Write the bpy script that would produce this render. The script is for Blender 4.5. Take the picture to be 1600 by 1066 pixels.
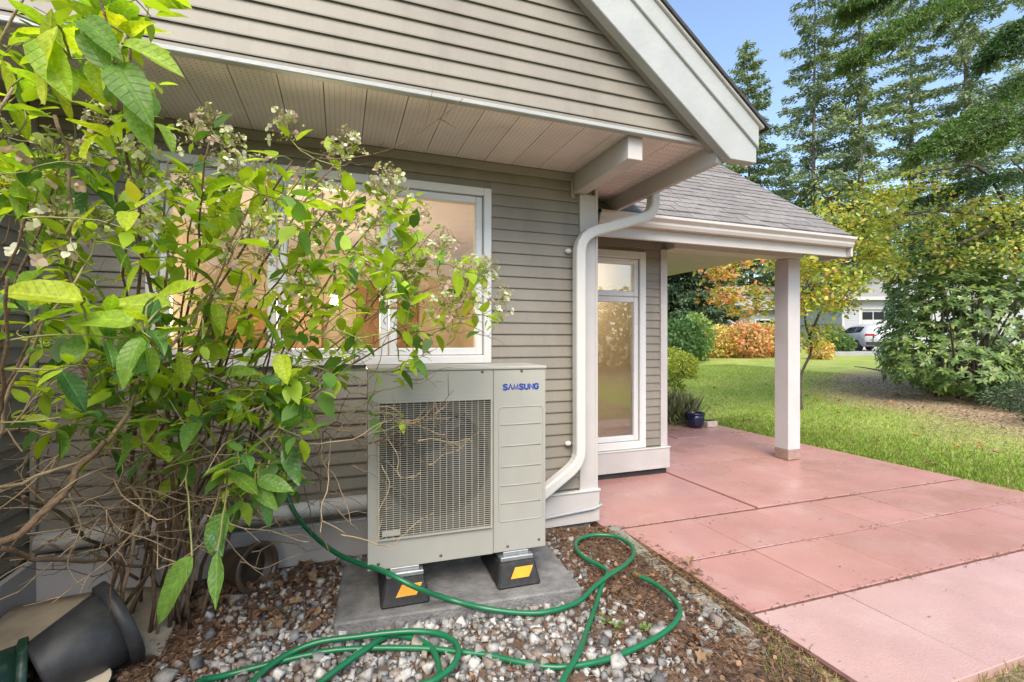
import bpy, bmesh, math, random
import numpy as np
from mathutils import Vector, Matrix, noise as mnoise
R = math.radians
for o in list(bpy.data.objects): bpy.data.objects.remove(o)
scene = bpy.context.scene
col = scene.collection
rng = np.random.default_rng(7)
random.seed(7)

# ------------------------------------------------------------------ camera
H, F, YAW = 1.40, 738.0, 20.0
cs, sn = math.cos(R(YAW)), math.sin(R(YAW))
cam_d = bpy.data.cameras.new('camera'); cam = bpy.data.objects.new('camera', cam_d); col.objects.link(cam)
cam.location = (0, 0, H); cam.rotation_euler = (R(90), 0, R(-YAW))
cam_d.sensor_width = 36; cam_d.lens = 36*F/1600; cam_d.clip_start = 0.05; cam_d.clip_end = 3000
scene.camera = cam
# ------------------------------------------------------------------ sky, sun, exposure
SUN_EL, SUN_AZ = 48.0, 200.0       # azimuth clockwise from +Y
world = bpy.data.worlds.new('World'); scene.world = world; world.use_nodes = True
wn = world.node_tree; bg = wn.nodes['Background']
sky = wn.nodes.new('ShaderNodeTexSky'); sky.sky_type = 'NISHITA'; sky.sun_disc = False
sky.sun_elevation = R(SUN_EL); sky.sun_rotation = R(SUN_AZ)
sky.air_density = 1.0; sky.dust_density = 1.4; sky.ozone_density = 2.0
wn.links.new(sky.outputs[0], bg.inputs[0]); bg.inputs[1].default_value = 0.11
sl = bpy.data.lights.new('sun', 'SUN'); sun = bpy.data.objects.new('sun', sl); col.objects.link(sun)
sl.energy = 1.5; sl.angle = R(42); sl.color = (1.0, 0.93, 0.82)
sd = Vector((math.sin(R(SUN_AZ))*math.cos(R(SUN_EL)), math.cos(R(SUN_AZ))*math.cos(R(SUN_EL)), math.sin(R(SUN_EL))))
sun.rotation_euler = sd.to_track_quat('Z', 'Y').to_euler(); sun.location = (0, -10, 20)
vs = scene.view_settings
vs.view_transform = 'Standard'; vs.look = 'None'; vs.gamma = 1; vs.exposure = 1.72
vs.use_white_balance = True; vs.white_balance_temperature = 6850; vs.white_balance_tint = 10
scene.render.resolution_x, scene.render.resolution_y = 1024, 682

# ------------------------------------------------------------------ pixel helpers (1600 x 1066 photo)
def ray(px, py):
    u = (px-800)/F; v = (533-py)/F
    return Vector((u*cs+sn, -u*sn+cs, v))
CP = Vector((0, 0, H))
def onY(px, py, Y): d = ray(px, py); return CP + d*(Y/d.y)
def onX(px, py, X): d = ray(px, py); return CP + d*(X/d.x)
def onZ(px, py, Z): d = ray(px, py); return CP + d*((Z-H)/d.z)
def atd(px, py, dep): return CP + ray(px, py)*dep
CAMR = Vector((cs, -sn, 0)); CAMF = Vector((sn, cs, 0)); UP = Vector((0, 0, 1))

# ------------------------------------------------------------------ object helpers
def wmat(o):
    m = o.matrix_basis.copy()
    if o.parent: m = wmat(o.parent) @ o.matrix_parent_inverse @ m
    return m
def setpar(o, parent, local=False):
    if parent is None: return
    o.parent = parent
    o.matrix_parent_inverse = Matrix() if local else wmat(parent).inverted()
def props(o, label=None, cat=None, group=None, kind=None):
    if label: o['label'] = label
    if cat: o['category'] = cat
    if group: o['group'] = group
    if kind: o['kind'] = kind
    return o
def empty(name, loc=(0,0,0), rz=0, **k):
    o = bpy.data.objects.new(name, None); col.objects.link(o)
    o.location = loc; o.rotation_euler = (0, 0, rz); o.empty_display_size = .1
    return props(o, **k)
def inst(name, mesh, parent=None, loc=(0,0,0), rot=(0,0,0), scale=(1,1,1), local=False, mat=None, mx=None):
    o = bpy.data.objects.new(name, mesh); col.objects.link(o)
    if mx is not None: o.matrix_basis = mx
    else: o.location = loc; o.rotation_euler = rot; o.scale = scale
    setpar(o, parent, local)
    if mat is not None:
        o.material_slots[0].link = 'OBJECT'; o.material_slots[0].material = mat
    return o
class MB:
    def __init__(s): s.v = []; s.f = []; s.m = []; s.cur = 0
    def add(s, vs_, fs):
        n = len(s.v); s.v += [tuple(p) for p in vs_]
        for f in fs: s.f.append(tuple(i+n for i in f)); s.m.append(s.cur)
        return s
    def box(s, x0, x1, y0, y1, z0, z1):
        return s.add([(x0,y0,z0),(x1,y0,z0),(x1,y1,z0),(x0,y1,z0),(x0,y0,z1),(x1,y0,z1),(x1,y1,z1),(x0,y1,z1)],
              [(0,3,2,1),(4,5,6,7),(0,1,5,4),(1,2,6,5),(2,3,7,6),(3,0,4,7)])
    def prism(s, poly, fn, a, b):
        # poly list of 2d points (ccw), fn(u, v, w)->xyz, extruded from a to b
        n = len(poly)
        vs_ = [fn(u, v, a) for u, v in poly] + [fn(u, v, b) for u, v in poly]
        fs = [tuple(range(n))[::-1], tuple(range(n, 2*n))] + [(i, (i+1) % n, n+(i+1) % n, n+i) for i in range(n)]
        return s.add(vs_, fs)
    def tube(s, pts, rad, n=8, cap=True, sx=1.0):
        pts = [Vector(p) for p in pts]; k = len(pts)
        if not hasattr(rad, '__len__'): rad = [rad]*k
        t0 = (pts[1]-pts[0]).normalized()
        ref = Vector((0,0,1)) if abs(t0.z) < .9 else Vector((1,0,0))
        a = t0.cross(ref).normalized(); base = len(s.v); vs_ = []; fs = []
        for i in range(k):
            t = (pts[min(i+1,k-1)]-pts[max(i-1,0)])
            t = t.normalized() if t.length > 1e-9 else t0
            a = (a - t*a.dot(t)); a = a.normalized() if a.length > 1e-6 else t.orthogonal().normalized()
            b = t.cross(a)
            for j in range(n):
                an = 2*math.pi*j/n
                vs_.append(pts[i] + (a*math.cos(an)*sx + b*math.sin(an))*rad[i])
        for i in range(k-1):
            for j in range(n):
                fs.append((i*n+j, i*n+(j+1) % n, (i+1)*n+(j+1) % n, (i+1)*n+j))
        if cap: fs += [tuple(range(n))[::-1], tuple(range((k-1)*n, k*n))]
        return s.add(vs_, fs)
    def lathe(s, prof, mx=Matrix(), n=24):
        # prof: list of (r, z) ; closed surface of revolution around z, transformed by mx
        vs_ = []; fs = []; k = len(prof)
        for r, z in prof:
            for j in range(n):
                an = 2*math.pi*j/n; vs_.append(mx @ Vector((r*math.cos(an), r*math.sin(an), z)))
        for i in range(k-1):
            for j in range(n): fs.append((i*n+j, i*n+(j+1) % n, (i+1)*n+(j+1) % n, (i+1)*n+j))
        return s.add(vs_, fs)
    def mesh(s, name, mats, smooth=False):
        me = bpy.data.meshes.new(name); me.from_pydata(s.v, [], s.f)
        for m in (mats if isinstance(mats, (list, tuple)) else [mats]): me.materials.append(m)
        if any(s.m): me.polygons.foreach_set('material_index', s.m)
        if smooth: me.polygons.foreach_set('use_smooth', [True]*len(me.polygons))
        me.update(); return me
    def build(s, name, mats, parent=None, smooth=False, bevel=0, local=False, fix=True, seg=1):
        me = s.mesh(name, mats, smooth)
        if fix:
            bm = bmesh.new(); bm.from_mesh(me); bmesh.ops.recalc_face_normals(bm, faces=bm.faces)
            if bevel: bmesh.ops.bevel(bm, geom=[e for e in bm.edges if len(e.link_faces) == 2 and e.calc_face_angle(0) > .5], offset=bevel, segments=seg, affect='EDGES', clamp_overlap=True)
            bm.to_mesh(me); bm.free()
        o = bpy.data.objects.new(name, me); col.objects.link(o); setpar(o, parent, local); return o
def box(name, b, mat, parent=None, bevel=.003, local=False):
    return MB().box(*b).build(name, mat, parent, bevel=bevel, local=local)

def shaped(name, tmpl, pos, dirs, side, nor, L, W, colr, mat, parent=None):
    """many leaf-shaped n-gons in one mesh. tmpl: (k,3) along, across, lift"""
    tmpl = np.asarray(tmpl, float); n = len(pos); k = len(tmpl)
    L = np.broadcast_to(np.asarray(L, float), (n,)); W = np.broadcast_to(np.asarray(W, float), (n,))
    V = (pos[:,None,:] + dirs[:,None,:]*(tmpl[None,:,0]*L[:,None])[:,:,None]
         + side[:,None,:]*(tmpl[None,:,1]*W[:,None])[:,:,None] + nor[:,None,:]*(tmpl[None,:,2]*L[:,None])[:,:,None]).reshape(-1,3)
    me = bpy.data.meshes.new(name)
    me.vertices.add(n*k); me.vertices.foreach_set('co', V.astype(np.float32).ravel())
    me.loops.add(n*k); me.loops.foreach_set('vertex_index', np.arange(n*k, dtype=np.int32))
    me.polygons.add(n); me.polygons.foreach_set('loop_start', np.arange(0, n*k, k, dtype=np.int32))
    me.polygons.foreach_set('loop_total', np.full(n, k, dtype=np.int32))
    ca = me.color_attributes.new('Col', 'FLOAT_COLOR', 'POINT')
    c4 = np.ones((n, k, 4)); c4[:,:,:3] = np.asarray(colr)[:,None,:]
    ca.data.foreach_set('color', c4.astype(np.float32).ravel())
    me.update(calc_edges=True); me.materials.append(mat)
    o = bpy.data.objects.new(name, me); col.objects.link(o); setpar(o, parent); return o
def unit(a): return a/np.maximum(np.linalg.norm(a, axis=-1, keepdims=True), 1e-9)
def frames(dirs, up=None, roll=0.6):
    n = len(dirs)
    if up is None: up = np.tile([0,0,1.], (n,1))
    up = up + rng.normal(0, roll, (n,3))
    s = unit(np.cross(dirs, up)); nn = unit(np.cross(s, dirs)); return s, nn
LEAF6 = [(0,0,0),(.3,.5,.03),(.7,.42,.0),(1,0,-.1),(.7,-.42,.0),(.3,-.5,.03)]
DIAM = [(0,0,0),(.45,.5,.04),(1,0,-.06),(.45,-.5,.04)]
def pal(cols, n, jit=.15):
    c = np.asarray(cols, float)[rng.integers(0, len(cols), n)]
    return np.clip(c*rng.uniform(1-jit, 1+jit, (n,1)), 0, 1)

# ------------------------------------------------------------------ materials
def base_mat(name):
    m = bpy.data.materials.new(name); m.use_nodes = True
    return m, m.node_tree, m.node_tree.nodes['Principled BSDF']
def N(nt, t, **k):
    n = nt.nodes.new(t)
    for a, b in k.items():
        if a in n.inputs.keys() if hasattr(n.inputs, 'keys') else False: n.inputs[a].default_value = b
        else: setattr(n, a, b)
    return n
def mat(name, c, rough=.6, var=.12, scale=6., bump=0., bscale=60., dirt=None, dirt_amt=.0, dscale=2.5, metal=0., spec=.5, rand=0., pos='Object', stretch=(1,1,1), rvar=0., grain=0.):
    m, nt, p = base_mat(name); L = nt.links.new
    tc = N(nt, 'ShaderNodeTexCoord'); mp = N(nt, 'ShaderNodeMapping'); mp.inputs['Scale'].default_value = stretch
    if pos == 'World':
        g = N(nt, 'ShaderNodeNewGeometry'); L(g.outputs['Position'], mp.inputs['Vector'])
    else: L(tc.outputs['Object'], mp.inputs['Vector'])
    no = N(nt, 'ShaderNodeTexNoise'); no.inputs['Scale'].default_value = scale; no.inputs['Detail'].default_value = 6; L(mp.outputs[0], no.inputs['Vector'])
    mr = N(nt, 'ShaderNodeMapRange'); mr.inputs[1].default_value = .3; mr.inputs[2].default_value = .7
    mr.inputs[3].default_value = 1-var; mr.inputs[4].default_value = 1+var; L(no.outputs[0], mr.inputs[0])
    val = mr.outputs[0]
    if rand:
        oi = N(nt, 'ShaderNodeObjectInfo'); r2 = N(nt, 'ShaderNodeMapRange'); r2.inputs[3].default_value = 1-rand; r2.inputs[4].default_value = 1+rand
        L(oi.outputs['Random'], r2.inputs[0]); mu = N(nt, 'ShaderNodeMath', operation='MULTIPLY'); L(val, mu.inputs[0]); L(r2.outputs[0], mu.inputs[1]); val = mu.outputs[0]
    vm = N(nt, 'ShaderNodeVectorMath', operation='SCALE'); vm.inputs[0].default_value = c[:3]; L(val, vm.inputs['Scale'])
    out = vm.outputs[0]; gr = None
    if grain:
        ng = N(nt, 'ShaderNodeTexNoise'); ng.inputs['Scale'].default_value = 55; ng.inputs['Detail'].default_value = 9; ng.inputs['Roughness'].default_value = .75; L(mp.outputs[0], ng.inputs['Vector'])
        gr = N(nt, 'ShaderNodeMapRange'); gr.inputs[1].default_value = .3; gr.inputs[2].default_value = .7; gr.inputs[3].default_value = 1-grain; gr.inputs[4].default_value = 1+grain; L(ng.outputs[0], gr.inputs[0])
    if dirt is not None:
        n2 = N(nt, 'ShaderNodeTexNoise'); n2.inputs['Scale'].default_value = dscale; n2.inputs['Detail'].default_value = 8; n2.inputs['Roughness'].default_value = .65
        L(mp.outputs[0], n2.inputs['Vector'])
        m2 = N(nt, 'ShaderNodeMapRange'); m2.inputs[1].default_value = .5; m2.inputs[2].default_value = .72; m2.inputs[4].default_value = dirt_amt; L(n2.outputs[0], m2.inputs[0])
        mx = N(nt, 'ShaderNodeMix', data_type='RGBA'); L(m2.outputs[0], mx.inputs[0]); L(out, mx.inputs[6]); mx.inputs[7].default_value = (*dirt, 1); out = mx.outputs[2]
    if gr is not None:
        vg = N(nt, 'ShaderNodeVectorMath', operation='SCALE'); L(out, vg.inputs[0]); L(gr.outputs[0], vg.inputs['Scale']); out = vg.outputs[0]
    L(out, p.inputs['Base Color'])
    p.inputs['Roughness'].default_value = rough; p.inputs['Metallic'].default_value = metal; p.inputs['Specular IOR Level'].default_value = spec
    if rvar:
        r3 = N(nt, 'ShaderNodeMapRange'); r3.inputs[1].default_value = .35; r3.inputs[2].default_value = .65; r3.inputs[3].default_value = rough-rvar; r3.inputs[4].default_value = rough+rvar
        n4 = N(nt, 'ShaderNodeTexNoise'); n4.inputs['Scale'].default_value = 1.7; n4.inputs['Detail'].default_value = 5; L(mp.outputs[0], n4.inputs['Vector'])
        L(n4.outputs[0], r3.inputs[0]); L(r3.outputs[0], p.inputs['Roughness'])
    if bump:
        n3 = N(nt, 'ShaderNodeTexNoise'); n3.inputs['Scale'].default_value = bscale; n3.inputs['Detail'].default_value = 5; L(mp.outputs[0], n3.inputs['Vector'])
        b = N(nt, 'ShaderNodeBump'); b.inputs['Strength'].default_value = bump; b.inputs['Distance'].default_value = .01; L(n3.outputs[0], b.inputs['Height']); L(b.outputs[0], p.inputs['Normal'])
    return m
def leaf_mat(name, rough=.5, trans=.35, attr=True, ramp=None, tint=(1.5,1.5,.5), veins=False):
    m, nt, p = base_mat(name); L = nt.links.new
    if attr:
        a = N(nt, 'ShaderNodeVertexColor'); a.layer_name = 'Col'; c = a.outputs[0]
    else:
        oi = N(nt, 'ShaderNodeObjectInfo'); cr = N(nt, 'ShaderNodeValToRGB')
        el = cr.color_ramp.elements
        for i, (ps, cc) in enumerate(ramp):
            e = el[i] if i < 2 else el.new(ps)
            e.position = ps; e.color = (*cc, 1)
        L(oi.outputs['Random'], cr.inputs[0]); c = cr.outputs[0]
    tc = N(nt, 'ShaderNodeTexCoord'); no = N(nt, 'ShaderNodeTexNoise'); no.inputs['Scale'].default_value = 14; no.inputs['Detail'].default_value = 4
    L(tc.outputs['Object'], no.inputs['Vector'])
    mr = N(nt, 'ShaderNodeMapRange'); mr.inputs[1].default_value = .3; mr.inputs[2].default_value = .7; mr.inputs[3].default_value = .75; mr.inputs[4].default_value = 1.22; L(no.outputs[0], mr.inputs[0])
    vm = N(nt, 'ShaderNodeVectorMath', operation='SCALE'); L(c, vm.inputs[0]); L(mr.outputs[0], vm.inputs['Scale']); c = vm.outputs[0]
    if veins:
        uv = N(nt, 'ShaderNodeUVMap'); sp = N(nt, 'ShaderNodeSeparateXYZ'); L(uv.outputs[0], sp.inputs[0])
        ab = N(nt, 'ShaderNodeMath', operation='ABSOLUTE'); L(sp.outputs['Y'], ab.inputs[0])
        m1 = N(nt, 'ShaderNodeMath', operation='MULTIPLY_ADD'); L(ab.outputs[0], m1.inputs[0]); m1.inputs[1].default_value = -.45; L(sp.outputs['X'], m1.inputs[2])
        m2 = N(nt, 'ShaderNodeMath', operation='MULTIPLY'); L(m1.outputs[0], m2.inputs[0]); m2.inputs[1].default_value = 8.
        fr = N(nt, 'ShaderNodeMath', operation='PINGPONG'); L(m2.outputs[0], fr.inputs[0]); fr.inputs[1].default_value = .5
        lt = N(nt, 'ShaderNodeMapRange'); L(fr.outputs[0], lt.inputs[0]); lt.inputs[1].default_value = .0; lt.inputs[2].default_value = .09; lt.inputs[3].default_value = 1; lt.inputs[4].default_value = 0
        mid = N(nt, 'ShaderNodeMapRange'); L(ab.outputs[0], mid.inputs[0]); mid.inputs[1].default_value = .0; mid.inputs[2].default_value = .07; mid.inputs[3].default_value = 1; mid.inputs[4].default_value = 0
        mxv = N(nt, 'ShaderNodeMath', operation='MAXIMUM'); L(lt.outputs[0], mxv.inputs[0]); L(mid.outputs[0], mxv.inputs[1])
        mc = N(nt, 'ShaderNodeMix', data_type='RGBA', blend_type='MIX'); sc = N(nt, 'ShaderNodeMath', operation='MULTIPLY'); L(mxv.outputs[0], sc.inputs[0]); sc.inputs[1].default_value = .35
        br = N(nt, 'ShaderNodeVectorMath', operation='MULTIPLY'); L(c, br.inputs[0]); br.inputs[1].default_value = (1.7, 1.5, 1.6)
        L(sc.outputs[0], mc.inputs[0]); L(c, mc.inputs[6]); L(br.outputs[0], mc.inputs[7]); c = mc.outputs[2]
        bu = N(nt, 'ShaderNodeBump'); bu.inputs['Strength'].default_value = .5; bu.inputs['Distance'].default_value = .004; bu.invert = True
        L(mxv.outputs[0], bu.inputs['Height']); L(bu.outputs[0], p.inputs['Normal'])
    L(c, p.inputs['Base Color']); p.inputs['Roughness'].default_value = rough; p.inputs['Specular IOR Level'].default_value = .4
    tr = N(nt, 'ShaderNodeBsdfTranslucent'); tm = N(nt, 'ShaderNodeVectorMath', operation='MULTIPLY'); L(c, tm.inputs[0]); tm.inputs[1].default_value = tint; L(tm.outputs[0], tr.inputs[0])
    mx = N(nt, 'ShaderNodeMixShader'); mx.inputs[0].default_value = trans; L(p.outputs[0], mx.inputs[1]); L(tr.outputs[0], mx.inputs[2])
    L(mx.outputs[0], nt.nodes['Material Output'].inputs[0]); return m
def attr_mat(name, rough=.8, bump=0.):
    m, nt, p = base_mat(name); L = nt.links.new
    a = N(nt, 'ShaderNodeVertexColor'); a.layer_name = 'Col'
    tc = N(nt, 'ShaderNodeTexCoord'); no = N(nt, 'ShaderNodeTexNoise'); no.inputs['Scale'].default_value = 45; no.inputs['Detail'].default_value = 5; L(tc.outputs['Object'], no.inputs['Vector'])
    mr = N(nt, 'ShaderNodeMapRange'); mr.inputs[1].default_value = .3; mr.inputs[2].default_value = .7; mr.inputs[3].default_value = .65; mr.inputs[4].default_value = 1.3; L(no.outputs[0], mr.inputs[0])
    vm = N(nt, 'ShaderNodeVectorMath', operation='SCALE'); L(a.outputs[0], vm.inputs[0]); L(mr.outputs[0], vm.inputs['Scale']); L(vm.outputs[0], p.inputs['Base Color'])
    p.inputs['Roughness'].default_value = rough; p.inputs['Specular IOR Level'].default_value = .3
    return m
def glass_mat(name, tint=(.92,.95,.93), refl=.0):
    m, nt, p = base_mat(name); L = nt.links.new
    t = N(nt, 'ShaderNodeBsdfTransparent'); t.inputs[0].default_value = (*tint, 1)
    g = N(nt, 'ShaderNodeBsdfGlossy'); g.inputs['Roughness'].default_value = .01
    lw = N(nt, 'ShaderNodeFresnel'); lw.inputs[0].default_value = 1.5
    ad = N(nt, 'ShaderNodeMath', operation='ADD'); L(lw.outputs[0], ad.inputs[0]); ad.inputs[1].default_value = refl
    mx = N(nt, 'ShaderNodeMixShader'); L(ad.outputs[0], mx.inputs[0]); L(t.outputs[0], mx.inputs[1]); L(g.outputs[0], mx.inputs[2])
    L(mx.outputs[0], nt.nodes['Material Output'].inputs[0]); return m
def emit_mat(name, c, s):
    m, nt, p = base_mat(name); p.inputs['Base Color'].default_value = (*c, 1); p.inputs['Emission Color'].default_value = (*c, 1); p.inputs['Emission Strength'].default_value = s; return m

m_siding = mat('siding', (.228,.206,.169), .55, .06, 4, .05, 150, dirt=(.13,.115,.09), dirt_amt=.35, dscale=3.5, rand=.05, pos='World', stretch=(1.3,1,.45), grain=.05)
m_trim = mat('white_trim', (.46,.44,.425), .5, .05, 5, .05, 90, dirt=(.36,.35,.3), dirt_amt=.2, dscale=3, pos='World')
m_trimdark = mat('trim_channel', (.27,.25,.21), .6, .05)
m_rake = mat('rake_paint', (.36,.375,.365), .5, .06, 6, .22, 45, dirt=(.30,.31,.26), dirt_amt=.35, dscale=4, pos='World')
m_fascia = mat('fascia_paint', (.50,.475,.45), .5, .05, 5, .06, 80, dirt=(.38,.34,.3), dirt_amt=.25, pos='World')
m_soffit = mat('soffit_vinyl', (.74,.67,.64), .55, .05, 4, .05, 100, dirt=(.35,.29,.25), dirt_amt=.3, pos='World', rand=.04)
m_perf = mat('soffit_perforation', (.16,.13,.12), .8, .2)
m_frame = mat('window_vinyl', (.62,.62,.61), .35, .03)
m_glass = glass_mat('window_glass')
m_glass2 = glass_mat('porch_glass', refl=.10)
m_shingle = mat('asphalt_shingle', (.21,.195,.185), .9, .18, 30, .6, 220, dirt=(.13,.12,.11), dirt_amt=.6, dscale=7, rand=.14)
m_roofdark = mat('roof_edge', (.045,.045,.045), .9, .2, 20)
m_alum = mat('downspout_paint', (.58,.575,.55), .35, .03, 5, dirt=(.5,.48,.42), dirt_amt=.25, dscale=5, pos='World')
m_post = mat('post_paint', (.52,.50,.50), .5, .05, 4, .06, 60, dirt=(.42,.36,.34), dirt_amt=.3, dscale=3, pos='World')
m_postfoot = mat('post_foot', (.30,.2,.165), .9, .2, 10, .3)
m_red = mat('red_painted_concrete', (.43,.225,.198), .34, .07, 2.2, .16, 110, dirt=(.48,.305,.275), dirt_amt=.7, dscale=2.6, rand=.035, pos='World', rvar=.18, grain=.06)
m_redfade = mat('faded_red_concrete', (.46,.295,.27), .58, .07, 3.2, .3, 110, dirt=(.52,.37,.34), dirt_amt=.8, dscale=1.8, rand=.03, pos='World', rvar=.12, grain=.055)
m_joint = mat('joint_dirt', (.14,.07,.052), .95, .3, 20, .4)
m_conc = mat('concrete_pad', (.17,.168,.165), .85, .3, 14, .9, 70, dirt=(.065,.065,.065), dirt_amt=.85, dscale=4, pos='World')
m_curb = mat('mossy_concrete', (.25,.24,.20), .9, .2, 12, .6, 60, dirt=(.13,.14,.045), dirt_amt=.8, dscale=3.5, pos='World')
m_cab = mat('cabinet_paint', (.35,.345,.31), .42, .03, 4, .03, 300, dirt=(.26,.25,.21), dirt_amt=.3, dscale=2.2, stretch=(1.2,1,.6))
m_cab2 = mat('grille_plastic', (.36,.35,.29), .5, .04)
m_dark = mat('gap_shade', (.028,.03,.028), .7, .2)
m_fan = mat('fan_plastic', (.03,.03,.03), .5, .1)
m_wire = mat('wire_coating', (.47,.45,.38), .5, .04)
m_fan2 = mat('shroud_plastic', (.06,.058,.045), .6, .1)
m_fin = mat('coil_fins', (.035,.035,.033), .5, .2, 40)
m_screw = mat('screw_steel', (.16,.15,.14), .4, .1, metal=.8)
m_rubber = mat('black_rubber', (.016,.016,.017), .65, .3, 30, .3, 160, dirt=(.07,.07,.07), dirt_amt=.25, dscale=30)
m_yellow = mat('yellow_reflector', (.72,.33,.02), .45, .08, 20)
m_galv = mat('galvanised_rail', (.42,.44,.45), .4, .1, 30, metal=.7)
m_blue = mat('logo_blue', (.008,.045,.30), .4, .02)
m_hose = mat('green_hose', (.006,.135,.055), .33, .1, 12, .0, dirt=(.05,.13,.07), dirt_amt=.25, dscale=9, pos='World')
m_brass = mat('tap_metal', (.42,.33,.15), .4, .1, metal=.9)
m_pot = mat('black_plastic', (.035,.036,.039), .5, .25, 10, .08, 80, dirt=(.10,.095,.085), dirt_amt=.5, dscale=8)
m_clay = mat('brown_glaze', (.10,.068,.045), .35, .25, 8, .1, 40, dirt=(.05,.04,.03), dirt_amt=.5)
m_soil = mat('soil', (.055,.036,.024), .95, .35, 25, .8, 60)
m_board = mat('weathered_beige', (.36,.30,.22), .8, .2, 6, .3, 50, dirt=(.17,.12,.08), dirt_amt=.6, dscale=4)
m_greenpot = mat('dark_green_plastic', (.012,.045,.028), .45, .2, 10, dirt=(.4,.42,.4), dirt_amt=.35, dscale=14)
m_bluepot = mat('blue_glaze', (.012,.014,.045), .15, .2, 6)
m_bark = mat('hydrangea_bark', (.15,.095,.055), .85, .35, 30, .6, 120, pos='World')
m_twig = mat('dry_twig', (.30,.22,.135), .85, .3, 25, .4, 120, pos='World')
m_green_stem = mat('green_stem', (.22,.22,.07), .6, .2, 20, pos='World')
m_trunk = mat('conifer_bark', (.15,.13,.11), .95, .3, 8, .8, 12, pos='World')
m_trunk2 = mat('maple_bark', (.075,.06,.045), .9, .3, 12, .5, 30, pos='World')
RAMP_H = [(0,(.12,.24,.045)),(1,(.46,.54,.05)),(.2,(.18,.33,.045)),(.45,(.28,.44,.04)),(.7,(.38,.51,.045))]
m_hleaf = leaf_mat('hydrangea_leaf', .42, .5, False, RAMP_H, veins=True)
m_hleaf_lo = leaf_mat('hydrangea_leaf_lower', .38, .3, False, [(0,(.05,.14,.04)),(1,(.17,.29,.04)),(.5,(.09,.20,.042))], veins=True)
m_hyel = leaf_mat('hydrangea_leaf_yellowing', .5, .5, False, [(0,(.40,.42,.03)),(1,(.5,.33,.05)),(.6,(.38,.44,.03))], veins=True)
m_hattr = leaf_mat('hydrangea_small_leaf', .45, .5)
m_flower = leaf_mat('floret', .7, .35, tint=(1.1,1.1,1.))
m_foliage = leaf_mat('foliage', .5, .3)
m_gloss = leaf_mat('glossy_foliage', .5, .25)
m_needle = leaf_mat('needles', .6, .2, tint=(1.2,1.3,.6))
m_attr = attr_mat('stone')
m_litter = leaf_mat('leaf_litter', .8, .12, tint=(1.2,1,.8))
m_asphalt = mat('driveway', (.34,.33,.32), .9, .1, 3, .2, 60, pos='World')
m_nwall = mat('neighbour_siding', (.36,.37,.39), .6, .04)
m_ndoor = mat('garage_door_paint', (.42,.42,.43), .5, .03)
m_nroof = mat('neighbour_roof', (.27,.265,.27), .9, .12, 10)
m_car = mat('car_paint', (.40,.405,.42), .3, .01); m_carglass = mat('car_glass', (.012,.016,.02), .15, .1, spec=.15)
m_tyre = mat('tyre', (.02,.02,.021), .8, .2); m_rim = mat('rim', (.35,.36,.38), .3, .1, metal=.8)
m_tail = mat('tail_light', (.30,.01,.015), .2, .1)
m_in = mat('interior_wall', (.62,.53,.42), .8, .05); m_infl = mat('interior_floor', (.28,.16,.09), .5, .15)
m_inwood = mat('interior_wood', (.30,.16,.07), .5, .2, 8, stretch=(1,1,.15))
m_bulb = emit_mat('lit_bulb', (1., .66, .36), 6.)

# ------------------------------------------------------------------ ground
PX0, PX1, PY0, PY1 = 1.97, 5.92, 1.21, 6.45
def gz(x, y):
    dx = max(0., x-PX1-.1); dy = max(0., y-PY1-.2) if x > 3.0 else 0.
    d = math.hypot(dx, dy)
    z = .95*(1-math.exp(-d/11.))
    if x < PX1+.05 and y < PY1+.1:
        inside = min(x-(PX0-.0), (PX1+.05)-x, y-(PY0), (PY1+.1)-y)
        z = -.02 if inside < 0 else max(-.11, -.02-inside*1.2)
        if y > 3.15 and x < 3.4: z = -.11
        if x < PX0-.05 and y >= .9: z = -.05
    else: z += .02*mnoise.noise(Vector((x*.7, y*.7, 0))) - .015
    return z
def dryness(x, y):
    # bare, needle-strewn bank under the rhododendron
    n = .9*mnoise.noise(Vector((x*.55, y*.55, 3))) + .5*mnoise.noise(Vector((x*1.7, y*1.7, 5)))
    if x > PX1:
        a = (x-7.9-.62*max(0, y-3.6)) + 1.0*n
        b = (9.5-y)+ 1.5*n
        return max(0., min(1., .5+.55*a))*max(0., min(1., .5+.5*b))
    if y < PY0+.8 and x < PX1: return max(0, min(.9, .8+.4*n))
    return 0.
def axis(lo, hi, fine_lo, fine_hi, df):
    a = list(np.arange(fine_lo, fine_hi, df)); x = fine_hi; s = df
    while x < hi: a.append(x); s *= 1.35; x += s
    x = fine_lo; s = df
    while x > lo: s *= 1.35; x -= s; a.insert(0, x)
    return a
gx = axis(-400, 700, -2.2, 16, .16); gy = axis(-300, 700, .2, 16, .16)
gv = [(x, y, gz(x, y)) for y in gy for x in gx]; nx = len(gx)
gf = [(j*nx+i, j*nx+i+1, (j+1)*nx+i+1, (j+1)*nx+i) for j in range(len(gy)-1) for i in range(nx-1)]
me = bpy.data.meshes.new('lawn'); me.from_pydata(gv, [], gf)
ca = me.color_attributes.new('Dry', 'FLOAT_COLOR', 'POINT')
ca.data.foreach_set('color', np.array([[dryness(x, y)]*3+[1] for x, y, z in gv], dtype=np.float32).ravel())
me.polygons.foreach_set('use_smooth', [True]*len(me.polygons))
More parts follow.
